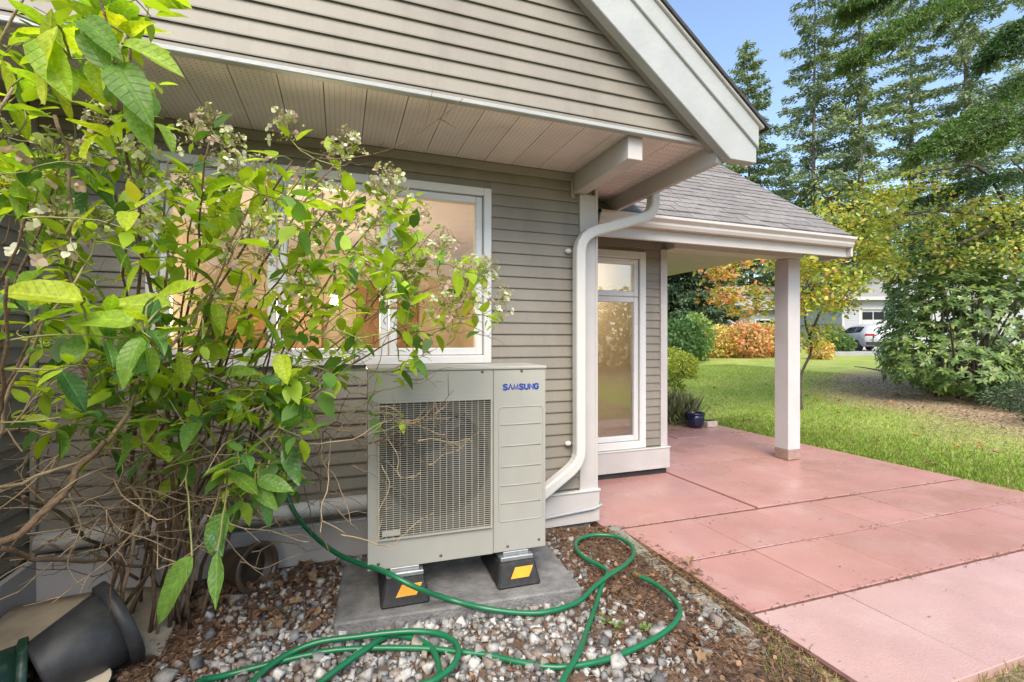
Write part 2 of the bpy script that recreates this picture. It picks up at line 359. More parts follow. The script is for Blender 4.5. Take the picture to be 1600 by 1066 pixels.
def lawn_mat():
    m, nt, p = base_mat('lawn_ground'); L = nt.links.new
    a = N(nt, 'ShaderNodeVertexColor'); a.layer_name = 'Dry'; g = N(nt, 'ShaderNodeNewGeometry')
    n1 = N(nt, 'ShaderNodeTexNoise'); n1.inputs['Scale'].default_value = 1.1; n1.inputs['Detail'].default_value = 8; L(g.outputs[0], n1.inputs[0])
    n2 = N(nt, 'ShaderNodeTexNoise'); n2.inputs['Scale'].default_value = 26; n2.inputs['Detail'].default_value = 6; L(g.outputs[0], n2.inputs[0])
    c1 = N(nt, 'ShaderNodeValToRGB'); e = c1.color_ramp.elements; e[0].position = .32; e[0].color = (.23,.31,.065,1); e[1].position = .7; e[1].color = (.37,.41,.12,1); L(n1.outputs[0], c1.inputs[0])
    c2 = N(nt, 'ShaderNodeValToRGB'); e = c2.color_ramp.elements; e[0].position = .3; e[0].color = (.17,.115,.07,1); e[1].position = .7; e[1].color = (.42,.32,.21,1); L(n2.outputs[0], c2.inputs[0])
    mx = N(nt, 'ShaderNodeMix', data_type='RGBA'); L(a.outputs[0], mx.inputs[0]); L(c1.outputs[0], mx.inputs[6]); L(c2.outputs[0], mx.inputs[7])
    mr = N(nt, 'ShaderNodeMapRange'); mr.inputs[1].default_value = .3; mr.inputs[2].default_value = .7; mr.inputs[3].default_value = .6; mr.inputs[4].default_value = 1.3; L(n2.outputs[0], mr.inputs[0])
    vm = N(nt, 'ShaderNodeVectorMath', operation='SCALE'); L(mx.outputs[2], vm.inputs[0]); L(mr.outputs[0], vm.inputs['Scale']); L(vm.outputs[0], p.inputs[0])
    p.inputs['Roughness'].default_value = .95; p.inputs['Specular IOR Level'].default_value = .1
    b = N(nt, 'ShaderNodeBump'); b.inputs['Strength'].default_value = .6; b.inputs['Distance'].default_value = .03; L(n2.outputs[0], b.inputs['Height']); L(b.outputs[0], p.inputs['Normal'])
    return m
me.materials.append(lawn_mat())
lawn = bpy.data.objects.new('lawn', me); col.objects.link(lawn); props(lawn, 'green lawn with a bare brown needle-strewn bank beyond the patio', 'lawn', kind='structure')

def bedz(x, y):
    e = .03 + .018*mnoise.noise(Vector((x*2.2, y*2.2, 1))) + .008*mnoise.noise(Vector((x*7, y*7, 2)))
    if x > 1.3: e -= .05*min(1, (x-1.3)/.6)
    if y < 1.4: e -= .05*min(1, (1.4-y)/.6)
    return e
# grass blades (uncountable)
def grass(name, x0, x1, y0, y1, n, hmin, hmax, w, label):
    P = np.stack([(x0+(x1-x0)*rng.beta(1,2.6,n)) if 'lush' in label else rng.uniform(x0, x1, n), rng.uniform(y0, y1, n)], 1)
    out = []; cl = []
    for x, y in P:
        if x < PX1+.04 and PY0-.02 < y < PY1+.06 and x > PX0: continue
        if x < 2.02 and y > 1.0+1.15*(x-1.25): continue
        dry = dryness(x, y)
        if rng.random() < dry*(.93 if x > PX1 else .45): continue
        out.append((x, y, (max(gz(x, y), bedz(x, y)) if x < 2.0 else gz(x, y))-.004))
        k = rng.random()
        cl.append((.38,.31,.18) if k < .12+.7*dry else ((.21,.35,.055) if k < .6 else (.32,.41,.08)))
    pos = np.array(out); m = len(pos)
    d = unit(np.stack([rng.normal(0,.45,m), rng.normal(0,.45,m), np.ones(m)], 1)); s, nn = frames(d, np.stack([rng.normal(0,1,m), rng.normal(0,1,m), np.zeros(m)],1))
    o = shaped(name, [(0,-.5,0),(0,.5,0),(.6,.3,.06),(1,0,.22),(.6,-.3,.06)], pos, d, s, nn, rng.uniform(hmin, hmax, m), w, np.array(cl)*rng.uniform(.75,1.25,(m,1)), m_foliage)
    return props(o, label, 'grass', kind='stuff')
grass('lawn_grass', PX1-.1, 13.5, 1.5, 13.5, 130000, .02, .055, .007, 'short green lawn grass growing beyond the red patio')
grass('lawn_grass', PX1-.06, PX1+1.7, 1.5, 6.6, 24000, .025, .065, .006, 'longer lush green grass along the far edge of the red patio')
grass('dry_grass', .9, 3.6, .35, 1.95, 30000, .015, .045, .004, 'short dry tan grass along the front edge of the red patio')

# driveway
dv = [atd(1275,549,22), atd(1372,552,21), atd(1470,548,34), atd(1285,540,36)]
ob = MB(); ob.prism([(p.x, p.y) for p in dv], lambda u, v, w: (u, v, w), .5, .86); o = ob.build('driveway', m_asphalt); props(o, 'pale concrete driveway in front of the garage', 'driveway', kind='structure')

# ------------------------------------------------------------------ patio
patio = empty('patio', (2, 1.3, 0), kind='structure', label='red painted concrete patio of square slabs', cat='patio')
box('joint_bed', (PX0+.01, PX1-.01, PY0+.01, 3.26, -.10, -.0062), m_joint, patio, 0)
box('joint_bed', (1.86, PX1-.01, 3.262, PY1-.01, -.10, -.0062), m_joint, patio, 0)
def slab(x0, x1, y0, y1, gap=.008, mt=None):
    # rows lie very slightly skewed against the house
    def sk(x, y): return (x + .02*(3.-y), y - .022*(x-2.))
    pts = [sk(x0+gap*.5, y0+gap*.5), sk(x1-gap*.5, y0+gap*.5), sk(x1-gap*.5, y1-gap*.5), sk(x0+gap*.5, y1-gap*.5)]
    b = MB(); t = random.uniform(-.0035, .0035); q = [random.uniform(-.002,.002) for _ in pts]
    b.add([(x, y, -.10) for x, y in pts] + [(x, y, t+qq) for (x, y), qq in zip(pts, q)], [(0,3,2,1),(4,5,6,7),(0,1,5,4),(1,2,6,5),(2,3,7,6),(3,0,4,7)])
    b.build('slab', mt or m_red, patio, bevel=.0025)
xs = [1.97, 2.60, 3.22, 3.86, 4.42, 5.02, 5.55, 6.02]
for r, (ya, yb) in enumerate([(1.21, 1.853), (1.867, 2.44), (2.45, 3.028)]):
    for i in range(len(xs)-1):
        if xs[i] > 5.9: continue
        g = [.004, .009][(i+r) % 2]
        slab(xs[i], min(xs[i+1], 6.0), ya, yb, g, m_redfade if r == 0 else m_red)
slab(1.87, 3.285, 3.05, 4.19, .012); slab(3.30, 4.39, 3.05, 4.42, .012); slab(4.40, 5.98, 3.05, 4.42, .006)
slab(3.30, 4.9, 4.43, 5.6, .005); slab(4.91, 5.98, 4.43, 5.6, .004); slab(3.30, 4.6, 5.61, 6.5, .004); slab(4.61, 5.97, 5.61, 6.5, .004)

# soil of the gravel bed
bx = np.arange(-1.55, 2.02, .07); by = np.arange(.3, 3.22, .07)
v = [(x, y, bedz(x, y)) for y in by for x in bx]; k = len(bx)
o = MB().add(v, [(j*k+i, j*k+i+1, (j+1)*k+i+1, (j+1)*k+i) for j in range(len(by)-1) for i in range(k-1)]).build('garden_bed', mat('bed_soil', (.12,.075,.05), .95, .4, 9, .8, 50, pos='World'), smooth=True, fix=False)
props(o, 'brown soil bed along the house wall under gravel and needles', 'garden bed', kind='structure')

# ------------------------------------------------------------------ house
WY, SZ, GY = 3.20, 2.66, 2.43          # main wall plane, soffit height, gable plane
RP, E = .76, .083                       # roof pitch, siding exposure
house = empty('house', (0, WY, 0), label='taupe lap-sided house with white trim, gable and covered porch', cat='house')
def board_mesh(name='siding_board'):
    pr = [(-.014,.003),(-.0145,.010),(-.003,E*1.0),(-.001,E*1.12),(0.0,E*1.12),(0.0,.012),(-.007,.012),(-.008,.003)]
    b = MB(); b.prism([(y, z) for y, z in pr], lambda y, z, w: (w, y, z), 0, 1)
    me = b.mesh(name, m_siding); bm = bmesh.new(); bm.from_mesh(me); bmesh.ops.recalc_face_normals(bm, faces=bm.faces); bm.to_mesh(me); bm.free(); return me
BM = board_mesh()
def boards(parent, x0, x1, y, z0, z1, holes=(), rz=0, origin=None):
    z = z0
    while z < z1-.01:
        segs = [(x0, x1)]
        for hx0, hx1, hz0, hz1 in holes:
            if z+E > hz0 and z < hz1:
                segs = [s for a, b in segs for s in ((a, min(b, hx0)), (max(a, hx1), b)) if s[1]-s[0] > .01]
        for a, b in segs:
            if origin is None: inst('siding_board', BM, parent, (a, y, z), (0,0,0), (b-a, 1, min(1, (z1-z)/E)))
            else: inst('siding_board', BM, parent, (origin[0]+math.cos(rz)*a, origin[1]+math.sin(rz)*a, z), (0,0,rz), (b-a,1,min(1,(z1-z)/E)))
        z += E
# main wall with the wide window opening
WX0, WX1, WZ0, WZ1 = -1.02, 1.0, 1.245, 2.47
mw = MB()
for b in ((-1.53, WX0, WY, WY+.12, 0, SZ), (WX1, 1.82, WY, WY+.12, 0, SZ), (WX0, WX1, WY, WY+.12, 0, WZ0), (WX0, WX1, WY, WY+.12, WZ1, SZ)): mw.box(*b)
wall = mw.build('wall', m_siding, house, fix=False)
boards(wall, -1.52, 1.70, WY-.001, .285, 2.60, [(WX0-.0, WX1+.0, WZ0-.0, WZ1+.0)])
box('frieze_trim', (-1.52, 1.655, WY-.03, WY-.002, 2.60, SZ-.002), m_trimdark, house)
box('frieze_channel', (1.625, 1.66, WY-.028, WY-.003, 2.47, 2.599), m_trimdark, house)
box('corner_board', (1.70, 1.83, WY-.03, WY+.001, .27, 2.51), m_trim, house)
box('corner_board', (1.8305, 1.855, WY-.03, WY+.12, .27, SZ-.003), m_trim, house)
# side return of the main block
sw = box('side_wall', (1.70, 1.825, WY+.122, 4.2, 0, 3.0), m_siding, house, 0)
boards(sw, 0, .96, 0, .285, 2.62, rz=R(90), origin=(1.828, WY+.125))
box('skirt_board', (-1.52, 1.86, WY-.045, WY-.016, .03, .262), m_trim, house)
box('flashing', (-1.52, 1.865, WY-.055, WY-.0165, .2625, .275), m_alum, house, .002)
box('foundation', (-1.5, 1.80, WY-.01, WY+.1, -.15, .03), m_conc, house, 0)
# wing wall on the left
lw = box('wing_wall', (-1.65, -1.531, .2, WY+.12, 0, SZ), m_siding, house, 0)
boards(lw, 0, 2.9, 0, .285, 2.60, rz=R(90), origin=(-1.529, .28))
box('corner_trim', (-1.5145, -1.49, WY-.045, WY-.0165, .28, 2.6), m_trimdark, house)
box('skirt_board', (-1.515, -1.485, .3, WY-.047, .03, .262), m_trim, house)

# windows
def window(name, x0, x1, z0, z1, y, cols, rows, trim=.055, sash=.05, gm=None):
    w = MB()
    yf = y-.035
    for b in ((x0, x0+trim, yf, y+.06, z0, z1), (x1-trim, x1, yf, y+.06, z0, z1), (x0+trim, x1-trim, yf, y+.06, z0, z0+trim), (x0+trim, x1-trim, yf, y+.06, z1-trim, z1)): w.box(*b)
    root = w.build(name, m_frame, house, bevel=.004)
    cx = [x0+trim] + cols + [x1-trim]; cz = [z0+trim] + rows + [z1-trim]
    for i in range(len(cx)-1):
        for j in range(len(cz)-1):
            a, b_, c, d = cx[i]+.004, cx[i+1]-.004, cz[j]+.003, cz[j+1]-.003
            s = MB(); y0, y1 = y-.012, y+.05
            for q in ((a, a+sash, y0, y1, c, d), (b_-sash, b_, y0, y1, c, d), (a+sash, b_-sash, y0, y1, c, c+sash), (a+sash, b_-sash, y0, y1, d-sash, d)): s.box(*q)
            s.build('sash', m_frame, root, bevel=.006)
            box('pane', (a+sash-.005, b_-sash+.005, y+.018, y+.024, c+sash-.005, d-sash+.005), gm or m_glass, root, 0)
    return root
window('wide_window', WX0, WX1, WZ0, WZ1, WY, [-.36, .30], [])
# recessed porch wall with tall window
PYW = 4.20
TX0, TX1, TZ0, TZ1 = 2.12, 3.01, .285, 2.33
pw = MB()
for b in ((1.83, TX0, PYW, PYW+.12, .0, 2.62), (TX1, 3.27, PYW, PYW+.12, .0, 2.62), (TX0, TX1, PYW, PYW+.12, TZ1, 2.62), (TX0, TX1, PYW, PYW+.12, 0, TZ0)): pw.box(*b)
pwall = pw.build('porch_wall', m_siding, house, fix=False)
boards(pwall, 1.86, 3.20, PYW-.001, .29, 2.60, [(TX0, TX1, TZ0, TZ1)])
window('tall_window', TX0, TX1, TZ0, TZ1, PYW, [], [1.86], trim=.075, sash=.055, gm=m_glass2)
box('corner_board', (3.20, 3.285, PYW-.03, PYW-.001, .28, 2.375), m_trim, house)
box('skirt_board', (1.86, 3.30, PYW-.05, PYW-.016, .055, .268), m_trim, house)
box('flashing', (1.86, 3.305, PYW-.06, PYW-.017, .2685, .281), m_alum, house, .002)
box('foundation', (1.86, 3.28, PYW-.012, PYW+.1, -.1, .054), m_dark, house, 0)  # base strip coloured near-black, painting the shade of the gap under the skirt
sw2 = box('porch_side_wall', (3.15, 3.27, PYW+.122, 9.0, 0, 2.62), m_siding, house, 0)
boards(sw2, 0, 4.8, 0, .29, 2.5, rz=R(90), origin=(3.273, PYW+.125))

# soffit
sof = box('soffit', (-3.2, 2.24, GY+.01, 4.25, SZ+.012, SZ+.03), m_trimdark, house, 0)
def soffit_panel():
    b = MB(); w = .2
    b.add([(0,0,.0),(w,0,.0),(w,1,.0),(0,1,.0),(0,0,.01),(w,0,.01),(w,1,.01),(0,1,.01)], [(0,3,2,1),(4,5,6,7),(0,1,5,4),(1,2,6,5),(2,3,7,6),(3,0,4,7)])
    b.cur = 1
    for r in range(7):
        for q in range(26):
            x = .02+r*.0265; y = .03+q/27.
            b.add([(x,y,-.0006),(x+.0035,y,-.0006),(x+.0035,y+.011,-.0006),(x,y+.011,-.0006)], [(0,3,2,1)])
    return b.mesh('soffit_panel', [m_soffit, m_perf])
SP = soffit_panel(); x = -3.15
while x < 2.2:
    deep = (WY-GY-.055) if x < 1.85 else 4.14-GY
    inst('soffit_panel', SP, sof, (x, GY+.025, SZ), (0,0,0), (1, deep, 1)); x += .205
# gable: board triangle, bottom trim
gab = MB(); apx = -2.0
def roofz(x): return 2.60 + RP*(2.29-x)            # underside line of the rake
gab.prism([(-3.4, SZ+.04), (2.20, SZ+.04), (apx, roofz(apx)+.05), (-3.4, roofz(apx)+.05)], lambda u, v, w: (u, w, v), GY, GY+.1)
gable = gab.build('gable', m_siding, house)
z = SZ+.034
while z < 5.6:
    x1 = 2.29-(z+E*.5-2.60)/RP + .03
    inst('siding_board', BM, gable, (-3.4, GY-.001, z), (0,0,0), (x1+3.4, 1, 1)); z += E
box('gable_base_trim', (-3.4, 2.215, GY-.022, GY+.02, SZ-.012, SZ+.012), m_rake, house, .004)
box('gable_base_cap', (-3.4, 2.20, GY-.010, GY-.001, SZ+.0125, SZ+.034), m_siding, house, .003)
# rake: channel strip, lower board, upper board, drip edge, roof deck
def rake(name, off0, off1, y0, y1, m, xlow, xhigh=-2.4, tail=None, bev=.004):
    b = MB(); base = lambda xx: 2.47 + RP*(2.375-xx)      # lower edge of rake board
    poly = [(xhigh, base(xhigh)+off0), (xlow, base(xlow)+off0)]
    if tail == 'cut':
        zt = 2.535; poly = [(xhigh, base(xhigh)+off0), (2.375-(zt-2.47-off0)/RP, zt), (2.50, zt), (2.50, base(2.50)+off1)]
    else: poly += [(xlow, base(xlow)+off1)]
    poly += [(xhigh, base(xhigh)+off1)]
    b.prism(poly, lambda u, v, w: (u, w, v), y0, y1); return b.build(name, m, house, bevel=bev)
rake('rake_channel', .02, .20, GY-.06, GY-.012, m_trimdark, 2.22)
rake('rake_board', 0, .26, 2.30, 2.365, m_rake, 2.5, tail='cut')
rake('rake_upper_board', .255, .395, 2.285, 2.36, m_rake, 2.505)
rake('rake_drip_edge', .397, .412, 2.268, 2.4, m_alum, 2.53, bev=.002)
b = MB(); base = lambda xx: 2.47+RP*(2.375-xx)+.413
b.prism([(-2.0, base(-2.0)), (2.56, base(2.56)), (2.56, base(2.56)+.022), (-2.0, base(-2.0)+.022)], lambda u, v, w: (u, w, v), 2.255, 7.5)
b.build('roof_slope', m_roofdark, house)
b = MB(); b.prism([(-2.0, base(-2.0)), (-2.0, base(-2.0)+.022), (-6.4, base(2.56)+.022), (-6.4, base(2.56))], lambda u, v, w: (u, w, v), 2.255, 7.5); b.build('roof_slope', m_roofdark, house)
# projecting beam, eave fascia
box('outrigger_beam', (1.652, 1.757, 2.465, WY-.001, 2.512, SZ-.003), m_fascia, house, .004)
box('eave_fascia', (2.245, 2.285, 2.37, 4.16, 2.53, 2.72), m_fascia, house, .004)
box('eave_gutter', (2.2855, 2.40, 2.42, 4.2, 2.60, 2.71), m_alum, house, .01)
# porch roof
EY, EZ, RX = 3.62, 2.555, 5.27
pr = MB(); RIDGE = 5.75
pr.prism([(EY, EZ-.03), (EY, EZ), (RIDGE, EZ+RP*(RIDGE-EY)), (RIDGE+2.1, EZ), (RIDGE+2.1, EZ-.03), (RIDGE, EZ+RP*(RIDGE-EY)-.03)], lambda u, v, w: (w, u, v), 1.9, RX)
proof = pr.build('porch_roof', m_roofdark, house)
pg = MB(); pg.prism([(EY+.1, EZ-.04), (RIDGE, EZ+RP*(RIDGE-EY)-.05), (RIDGE+2.0, EZ-.04)], lambda u, v, w: (w, u, v), RX-.2, RX-.1); pg.build('porch_gable', m_siding, house)
sb = MB(); TW, TL = .305, .155
sb.box(.0025, TW-.0025, 0, TL, 0, .011); SHM = sb.mesh('shingle', m_shingle)
sang = math.atan(RP); slen = (RIDGE-EY)/math.cos(sang); rowi = 0; s = -.01
while s < slen-.1:
    x = 1.95 + (rowi % 2)*.152 + random.uniform(-.03,.03)
    while x < RX-.02:
        w = min(TW, RX+.012-x)
        inst('shingle', SHM, proof, (x, EY+s*math.cos(sang)-.006, EZ+s*math.sin(sang)+.004+random.uniform(0,.003)), (sang-.06+random.uniform(-.008,.008), 0, 0), (w/TW, 1, random.uniform(.8,1.5)))
        x += TW
    s += .138; rowi += 1
fb = MB(); fb.prism([(EY+.02, 2.325), (EY+.05, 2.325), (EY+.05, 2.52), (EY+.02, 2.52)], lambda u, v, w: (w, u, v), 1.87, RX-.01); fb.build('porch_fascia', m_fascia, house, bevel=.004)
gb = MB(); gb.prism([(EY+.019, 2.425), (EY-.045, 2.425), (EY-.06, 2.455), (EY-.06, 2.475), (EY-.09, 2.505), (EY-.09, 2.53), (EY-.082, 2.53), (EY-.082,2.51), (EY+.019, 2.46)], lambda u, v, w: (w, u, v), 2.1, RX+.0); gb.build('porch_gutter', m_fascia, house, bevel=.002)
box('fascia_return', (RX-.0095, RX+.02, EY-.03, EY+.35, 2.325, 2.54), m_fascia, house, .004)
pc = box('porch_ceiling', (1.87, RX-.04, EY+.055, 7.6, 2.515, 2.53), m_trim, house, 0)
y = EY+.06
while y < 7.5:
    box('ceiling_panel', (1.87, RX-.045, y, y+.145, 2.50, 2.514), m_trim, pc, .004); y += .155
box('porch_beam', (3.286, 5.12, 4.06, 4.24, 2.37, 2.498), m_fascia, house, .004)
pp = onZ(1232, 720, 0)
post = box('porch_post', (pp.x, pp.x+.19, pp.y, pp.y+.19, .12, 2.368), m_post, house, .006)
box('post_foot', (pp.x-.002, pp.x+.192, pp.y-.002, pp.y+.192, 0.002, .1195), m_postfoot, house, .006)
# downspout
def ribbed(path, a, bdep, name, parent, frm=None):
    """rectangular downspout with rounded corners swept along a path"""
    b = MB(); pts = [Vector(p) for p in path]; k = len(pts); pr = []
    for sx, sy in ((1,1),(-1,1),(-1,-1),(1,-1)):
        for t in range(4):
            an = {(1,1):0,(-1,1):90,(-1,-1):180,(1,-1):270}[(sx,sy)] + t*30
            pr.append((sx*(a/2-.016)+.016*math.cos(R(an)), sy*(bdep/2-.016)+.016*math.sin(R(an))))
    n = len(pr); vs_ = []; fs = []
    for i in range(k):
        t = (pts[min(i+1,k-1)]-pts[max(i-1,0)]).normalized()
        yv = Vector((0,1,0)); yv = (yv - t*yv.dot(t)).normalized(); xv = yv.cross(t).normalized()
        sc = 1 + (.03 if (frm and i in frm) else 0)
        for u, w in pr: vs_.append(pts[i] + xv*u*sc + yv*w*sc)
    for i in range(k-1):
        for j in range(n): fs.append((i*n+j, i*n+(j+1)%n, (i+1)*n+(j+1)%n, (i+1)*n+j))
    fs += [tuple(range(n)), tuple(range((k-1)*n, k*n))]
    o = b.add(vs_, fs).build(name, m_alum, parent, smooth=False)
    return o
def arc(c, r, a0, a1, n, fn): return [fn(c[0]+r*math.cos(R(a0+(a1-a0)*i/(n-1))), c[1]+r*math.sin(R(a0+(a1-a0)*i/(n-1)))) for i in range(n)]
yd = WY-.09
path = [(2.315, yd, 2.60), (2.315, yd, 2.52)]
# elbow towards the wall, slanted run, elbow down, long drop, elbow towards the unit, slanted tail
path += [(2.312, yd, 2.47), (2.298, yd, 2.425), (2.27, yd, 2.39), (2.23, yd, 2.365), (1.80, yd, 2.225), (1.745, yd, 2.20), (1.70, yd, 2.165), (1.672, yd, 2.12), (1.662, yd, 2.07), (1.66, yd, 2.0)]
path += [(1.66, yd, .66), (1.66, yd, .60), (1.655, yd, .555), (1.64, yd, .515), (1.615, yd, .48), (1.58, yd, .45), (1.2, yd, .20), (1.12, yd, .15)]
ds = ribbed(path, .078, .085, 'downspout', house)
for zz in (2.07, .635):
    box('bracket', (1.575, 1.622, WY-.05, WY-.015, zz-.018, zz+.018), m_alum, ds, .012)
# horizontal white pipe on the wall left of the heat pump
MB().tube([(-1.46, WY-.085, .36), (-.5, WY-.085, .378), (.75, WY-.085, .385)], .05, 14).build('wall_pipe', m_alum, house, smooth=True)
MB().tube([(1.0, WY-.09, .01), (1.12, WY-.08, .03), (1.22, WY-.062, .10), (1.5, WY-.058, .118), (1.80, WY-.058, .135), (1.872, WY-.05, .15), (1.885, WY, .155)], .011, 8).build('conduit', mat('grey_conduit', (.36,.37,.38), .5, .1), house, smooth=True)

# interior, lit by pendant lamps and an added lamp behind the porch window
ib = MB()
for b in ((-1.5, 1.69, 6.6, 6.7, 0, 2.6), (-1.5, -1.4, WY+.13, 6.6, 0, 2.6), (1.60, 1.69, WY+.13, 6.6, 0, 2.6), (-1.5, 1.69, WY+.13, 6.6, 2.6, 2.65)): ib.box(*b)
ib.build('interior_wall', m_in, house, fix=False)
box('interior_floor', (-1.5, 1.69, WY+.13, 6.6, .1, .15), m_infl, house, 0)
box('interior_cabinet', (-1.3, -.2, 6.0, 6.55, .15, 1.75), m_inwood, house, .01)
box('interior_door', (.2, 1.0, 6.54, 6.59, .15, 2.2), m_inwood, house, .01)
ib = MB()
for b in ((1.86, 3.14, 7.0, 7.1, 0, 2.6), (1.84, 1.86, PYW+.13, 7.0, 0, 2.6), (3.12, 3.145, PYW+.13, 7.0, 0, 2.6), (1.84, 3.145, PYW+.13, 7.0, 2.6, 2.64), (1.84, 3.145, PYW+.13, 7.0, .1, .14)): ib.box(*b)
ib.build('interior_wall', m_in, house, fix=False)
dl = MB()
for b in ((2.3, 2.36, 6.3, 6.36, .14, 2.2), (3.0, 3.06, 6.3, 6.36, .14, 2.2), (2.36, 3.0, 6.3, 6.36, 2.14, 2.2), (2.36, 2.5, 6.31, 6.35, .14, 2.14)): dl.box(*b)
dl.build('inner_door_frame', m_trim, house)
box('inner_door', (2.52, 2.98, 6.30, 6.34, .15, 2.12), m_inwood, house, .01)
def lamp(loc, energy, name, label):
    root = empty(name, loc, label=label, cat='lamp')
    MB().lathe([(.001,.0),(.07,0),(.085,.03),(.02,.07),(.012,.3),(.012,.30001)], Matrix.Translation((0,0,.05))).build('lamp_shade', m_screw, root, smooth=True, local=True)
    MB().lathe([(.001,-.04),(.03,-.03),(.042,0),(.03,.035),(.001,.05)]).build('bulb', m_bulb, root, smooth=True, local=True)
    l = bpy.data.lights.new('room_light', 'POINT'); l.energy = energy; l.color = (1, .80, .57); l.shadow_soft_size = .12
    lo = bpy.data.objects.new('room_light', l); col.objects.link(lo); lo.location = (0, 0, -.12); lo.parent = root
lamp(onY(475, 470, 4.7)*1, 16, 'pendant_lamp', 'lit pendant lamp inside the room behind the wide window, over the cabinet side')
lamp(onY(523, 472, 4.9)*1, 16, 'pendant_lamp', 'lit pendant lamp inside the room behind the wide window, over the door side')
lamp((2.5, 5.6, 2.22), 9, 'added_room_lamp', 'unseen lamp added to brighten the room behind the tall porch window')  # unseen lamp, added to brighten the room seen through the porch glass

# ------------------------------------------------------------------ concrete pad and heat pump
pad = MB().box(0, 1.235, 0, .60, -.03, .10).build('concrete_pad', m_conc, bevel=.008)
pad.location = (-.03, 2.315, 0); pad.rotation_euler = (0, 0, R(-4.8)); props(pad, 'grey concrete pad on gravel under the heat pump', 'pad')
hp = empty('heat_pump', (.128, 2.425, .265), R(-2.2), label='cream outdoor heat pump unit with round fan behind wire grille beside wall', cat='heat pump')
W_, HH, D_ = .94, 1.0, .33
hb = MB(); sx = .64
# shell with grille opening on the front
gx0, gx1, gz0, gz1 = .055, .622, .155, .825
t = .012
for b in ((0, W_, t, D_, 0, t), (0, t, t, D_, t, HH-.02), (W_-t, W_, t, D_, t, HH-.02), (t, W_-t, D_-t, D_, t, HH-.02)): hb.box(*b)
hb.build('cabinet', m_cab, hp, local=True, bevel=.002)
fp = MB()
for b in ((0, gx0, 0, t-.0005, .002, HH-.021), (gx1, sx-.0015, 0, t-.0005, .002, HH-.021), (gx0, gx1, 0, t-.0005, .002, gz0), (gx0, gx1, 0, t-.0005, gz1, HH-.021)): fp.box(*b)
fp.build('front_panel', m_cab, hp, local=True, bevel=0, fix=False)
sp_ = MB().box(sx+.0015, W_, 0, t-.0005, .002, HH-.021).build('service_panel', m_cab, hp, local=True, bevel=.003)
box('top_lid', (-.006, W_+.006, -.006, D_+.006, HH-.02, HH), m_cab, hp, .006, True)
# pressed frame and ribs on the service panel
ex0, ex1, ez0, ez1 = sx+.03, W_-.018, .165, .78
def rrect(x0, x1, z0, z1, r, n=5):
    pts = []
    for cx, cz, a0 in ((x1-r, z1-r, 0), (x0+r, z1-r, 90), (x0+r, z0+r, 180), (x1-r, z0+r, 270)):
        for i in range(n): pts.append((cx+r*math.cos(R(a0+90*i/(n-1))), -.0005, cz+r*math.sin(R(a0+90*i/(n-1)))))
    return pts
q = rrect(ex0, ex1, ez0, ez1, .02); MB().tube(q+[q[0]], .0028, 6, False).build('pressed_frame', m_cab, hp, True, local=True)
for zz in (.685, .57, .458, .357, .262):
    MB().tube([(ex0+.012, -.0005, zz), (ex1-.012, -.0005, zz)], .0034, 6).build('pressed_rib', m_cab, hp, True, local=True)
# grille frame, wires, fan, coil
gfm = MB(); fw = .008
for b in ((gx0-fw, gx0, -.016, .004, gz0-fw, gz1+fw), (gx1, gx1+fw, -.016, .004, gz0-fw, gz1+fw), (gx0, gx1, -.016, .004, gz0-fw, gz0), (gx0, gx1, -.016, .004, gz1, gz1+fw)): gfm.box(*b)
gfm.build('grille_frame', m_cab2, hp, local=True, fix=False)
gw = MB(); nh = 64
for i in range(1, nh):
    zz = gz0+(gz1-gz0)*i/nh; gw.box(gx0, gx1, -.0125, -.0100, zz-.0008, zz+.0008)
for i in range(1, 17):
    xx = gx0+(gx1-gx0)*i/17; gw.box(xx-.001, xx+.001, -.0098, -.006, gz0, gz1)
gw.build('grille_wires', m_wire, hp, local=True, fix=False)
box('nameplate', (gx0+.012, gx0+.10, -.0165, -.0135, gz0+.012, gz0+.04), m_cab2, hp, .001, True)
fc = Vector(((gx0+gx1)/2+.01, 0, (gz0+gz1)/2+.01)); FR = .265
ob = MB(); ring = [(FR+.012, .02), (FR+.02, .05), (FR+.01, .14)]
rm = Matrix.Translation(fc) @ Matrix.Rotation(R(-90), 4, 'X')
ob.lathe(ring, rm, 40); ob.build('bell_mouth', m_fan, hp, True, local=True)
orf = MB(); n = 48
vs_ = []; fs = []
for i in range(n):
    a = 2*math.pi*i/n; vs_.append((fc.x+(FR+.012)*math.cos(a), .0205, fc.z+(FR+.012)*math.sin(a)))
    k = 1/max(abs(math.cos(a))/((gx1-gx0)/2+.02), abs(math.sin(a))/((gz1-gz0)/2+.02)); vs_.append((fc.x+k*math.cos(a), .0205, fc.z+k*math.sin(a)))
for i in range(n): j = (i+1) % n; fs.append((2*i, 2*j, 2*j+1, 2*i+1))
orf.add(vs_, fs).build('fan_shroud', m_fan2, hp, local=True)
for q in range(3):
    vs_ = []; fs = []
    for i in range(7):
        rr = .07+(FR-.08)*i/6; w0 = R(-35-6*i+120*q); w1 = R(35-2*i+120*q)
        for kk in range(4):
            a = w0+(w1-w0)*kk/3; vs_.append((fc.x+rr*math.cos(a), .06+.09*kk/3, fc.z+rr*math.sin(a)))
    for i in range(6):
        for kk in range(3): fs.append((i*4+kk, i*4+kk+1, (i+1)*4+kk+1, (i+1)*4+kk))
    MB().add(vs_, fs).build('fan_blade', m_fan, hp, True, local=True)
MB().lathe([(.001,-.05),(.06,-.05),(.075,-.03),(.078,.06),(.001,.06)], Matrix.Translation(fc+Vector((0,.09,0))) @ Matrix.Rotation(R(-90),4,'X'), 20).build('fan_hub', m_fan, hp, True, local=True)
cb = MB().box(.02, sx+.02, D_-.05, D_-.02, .02, HH-.03); cb.build('coil', m_fin, hp, local=True)
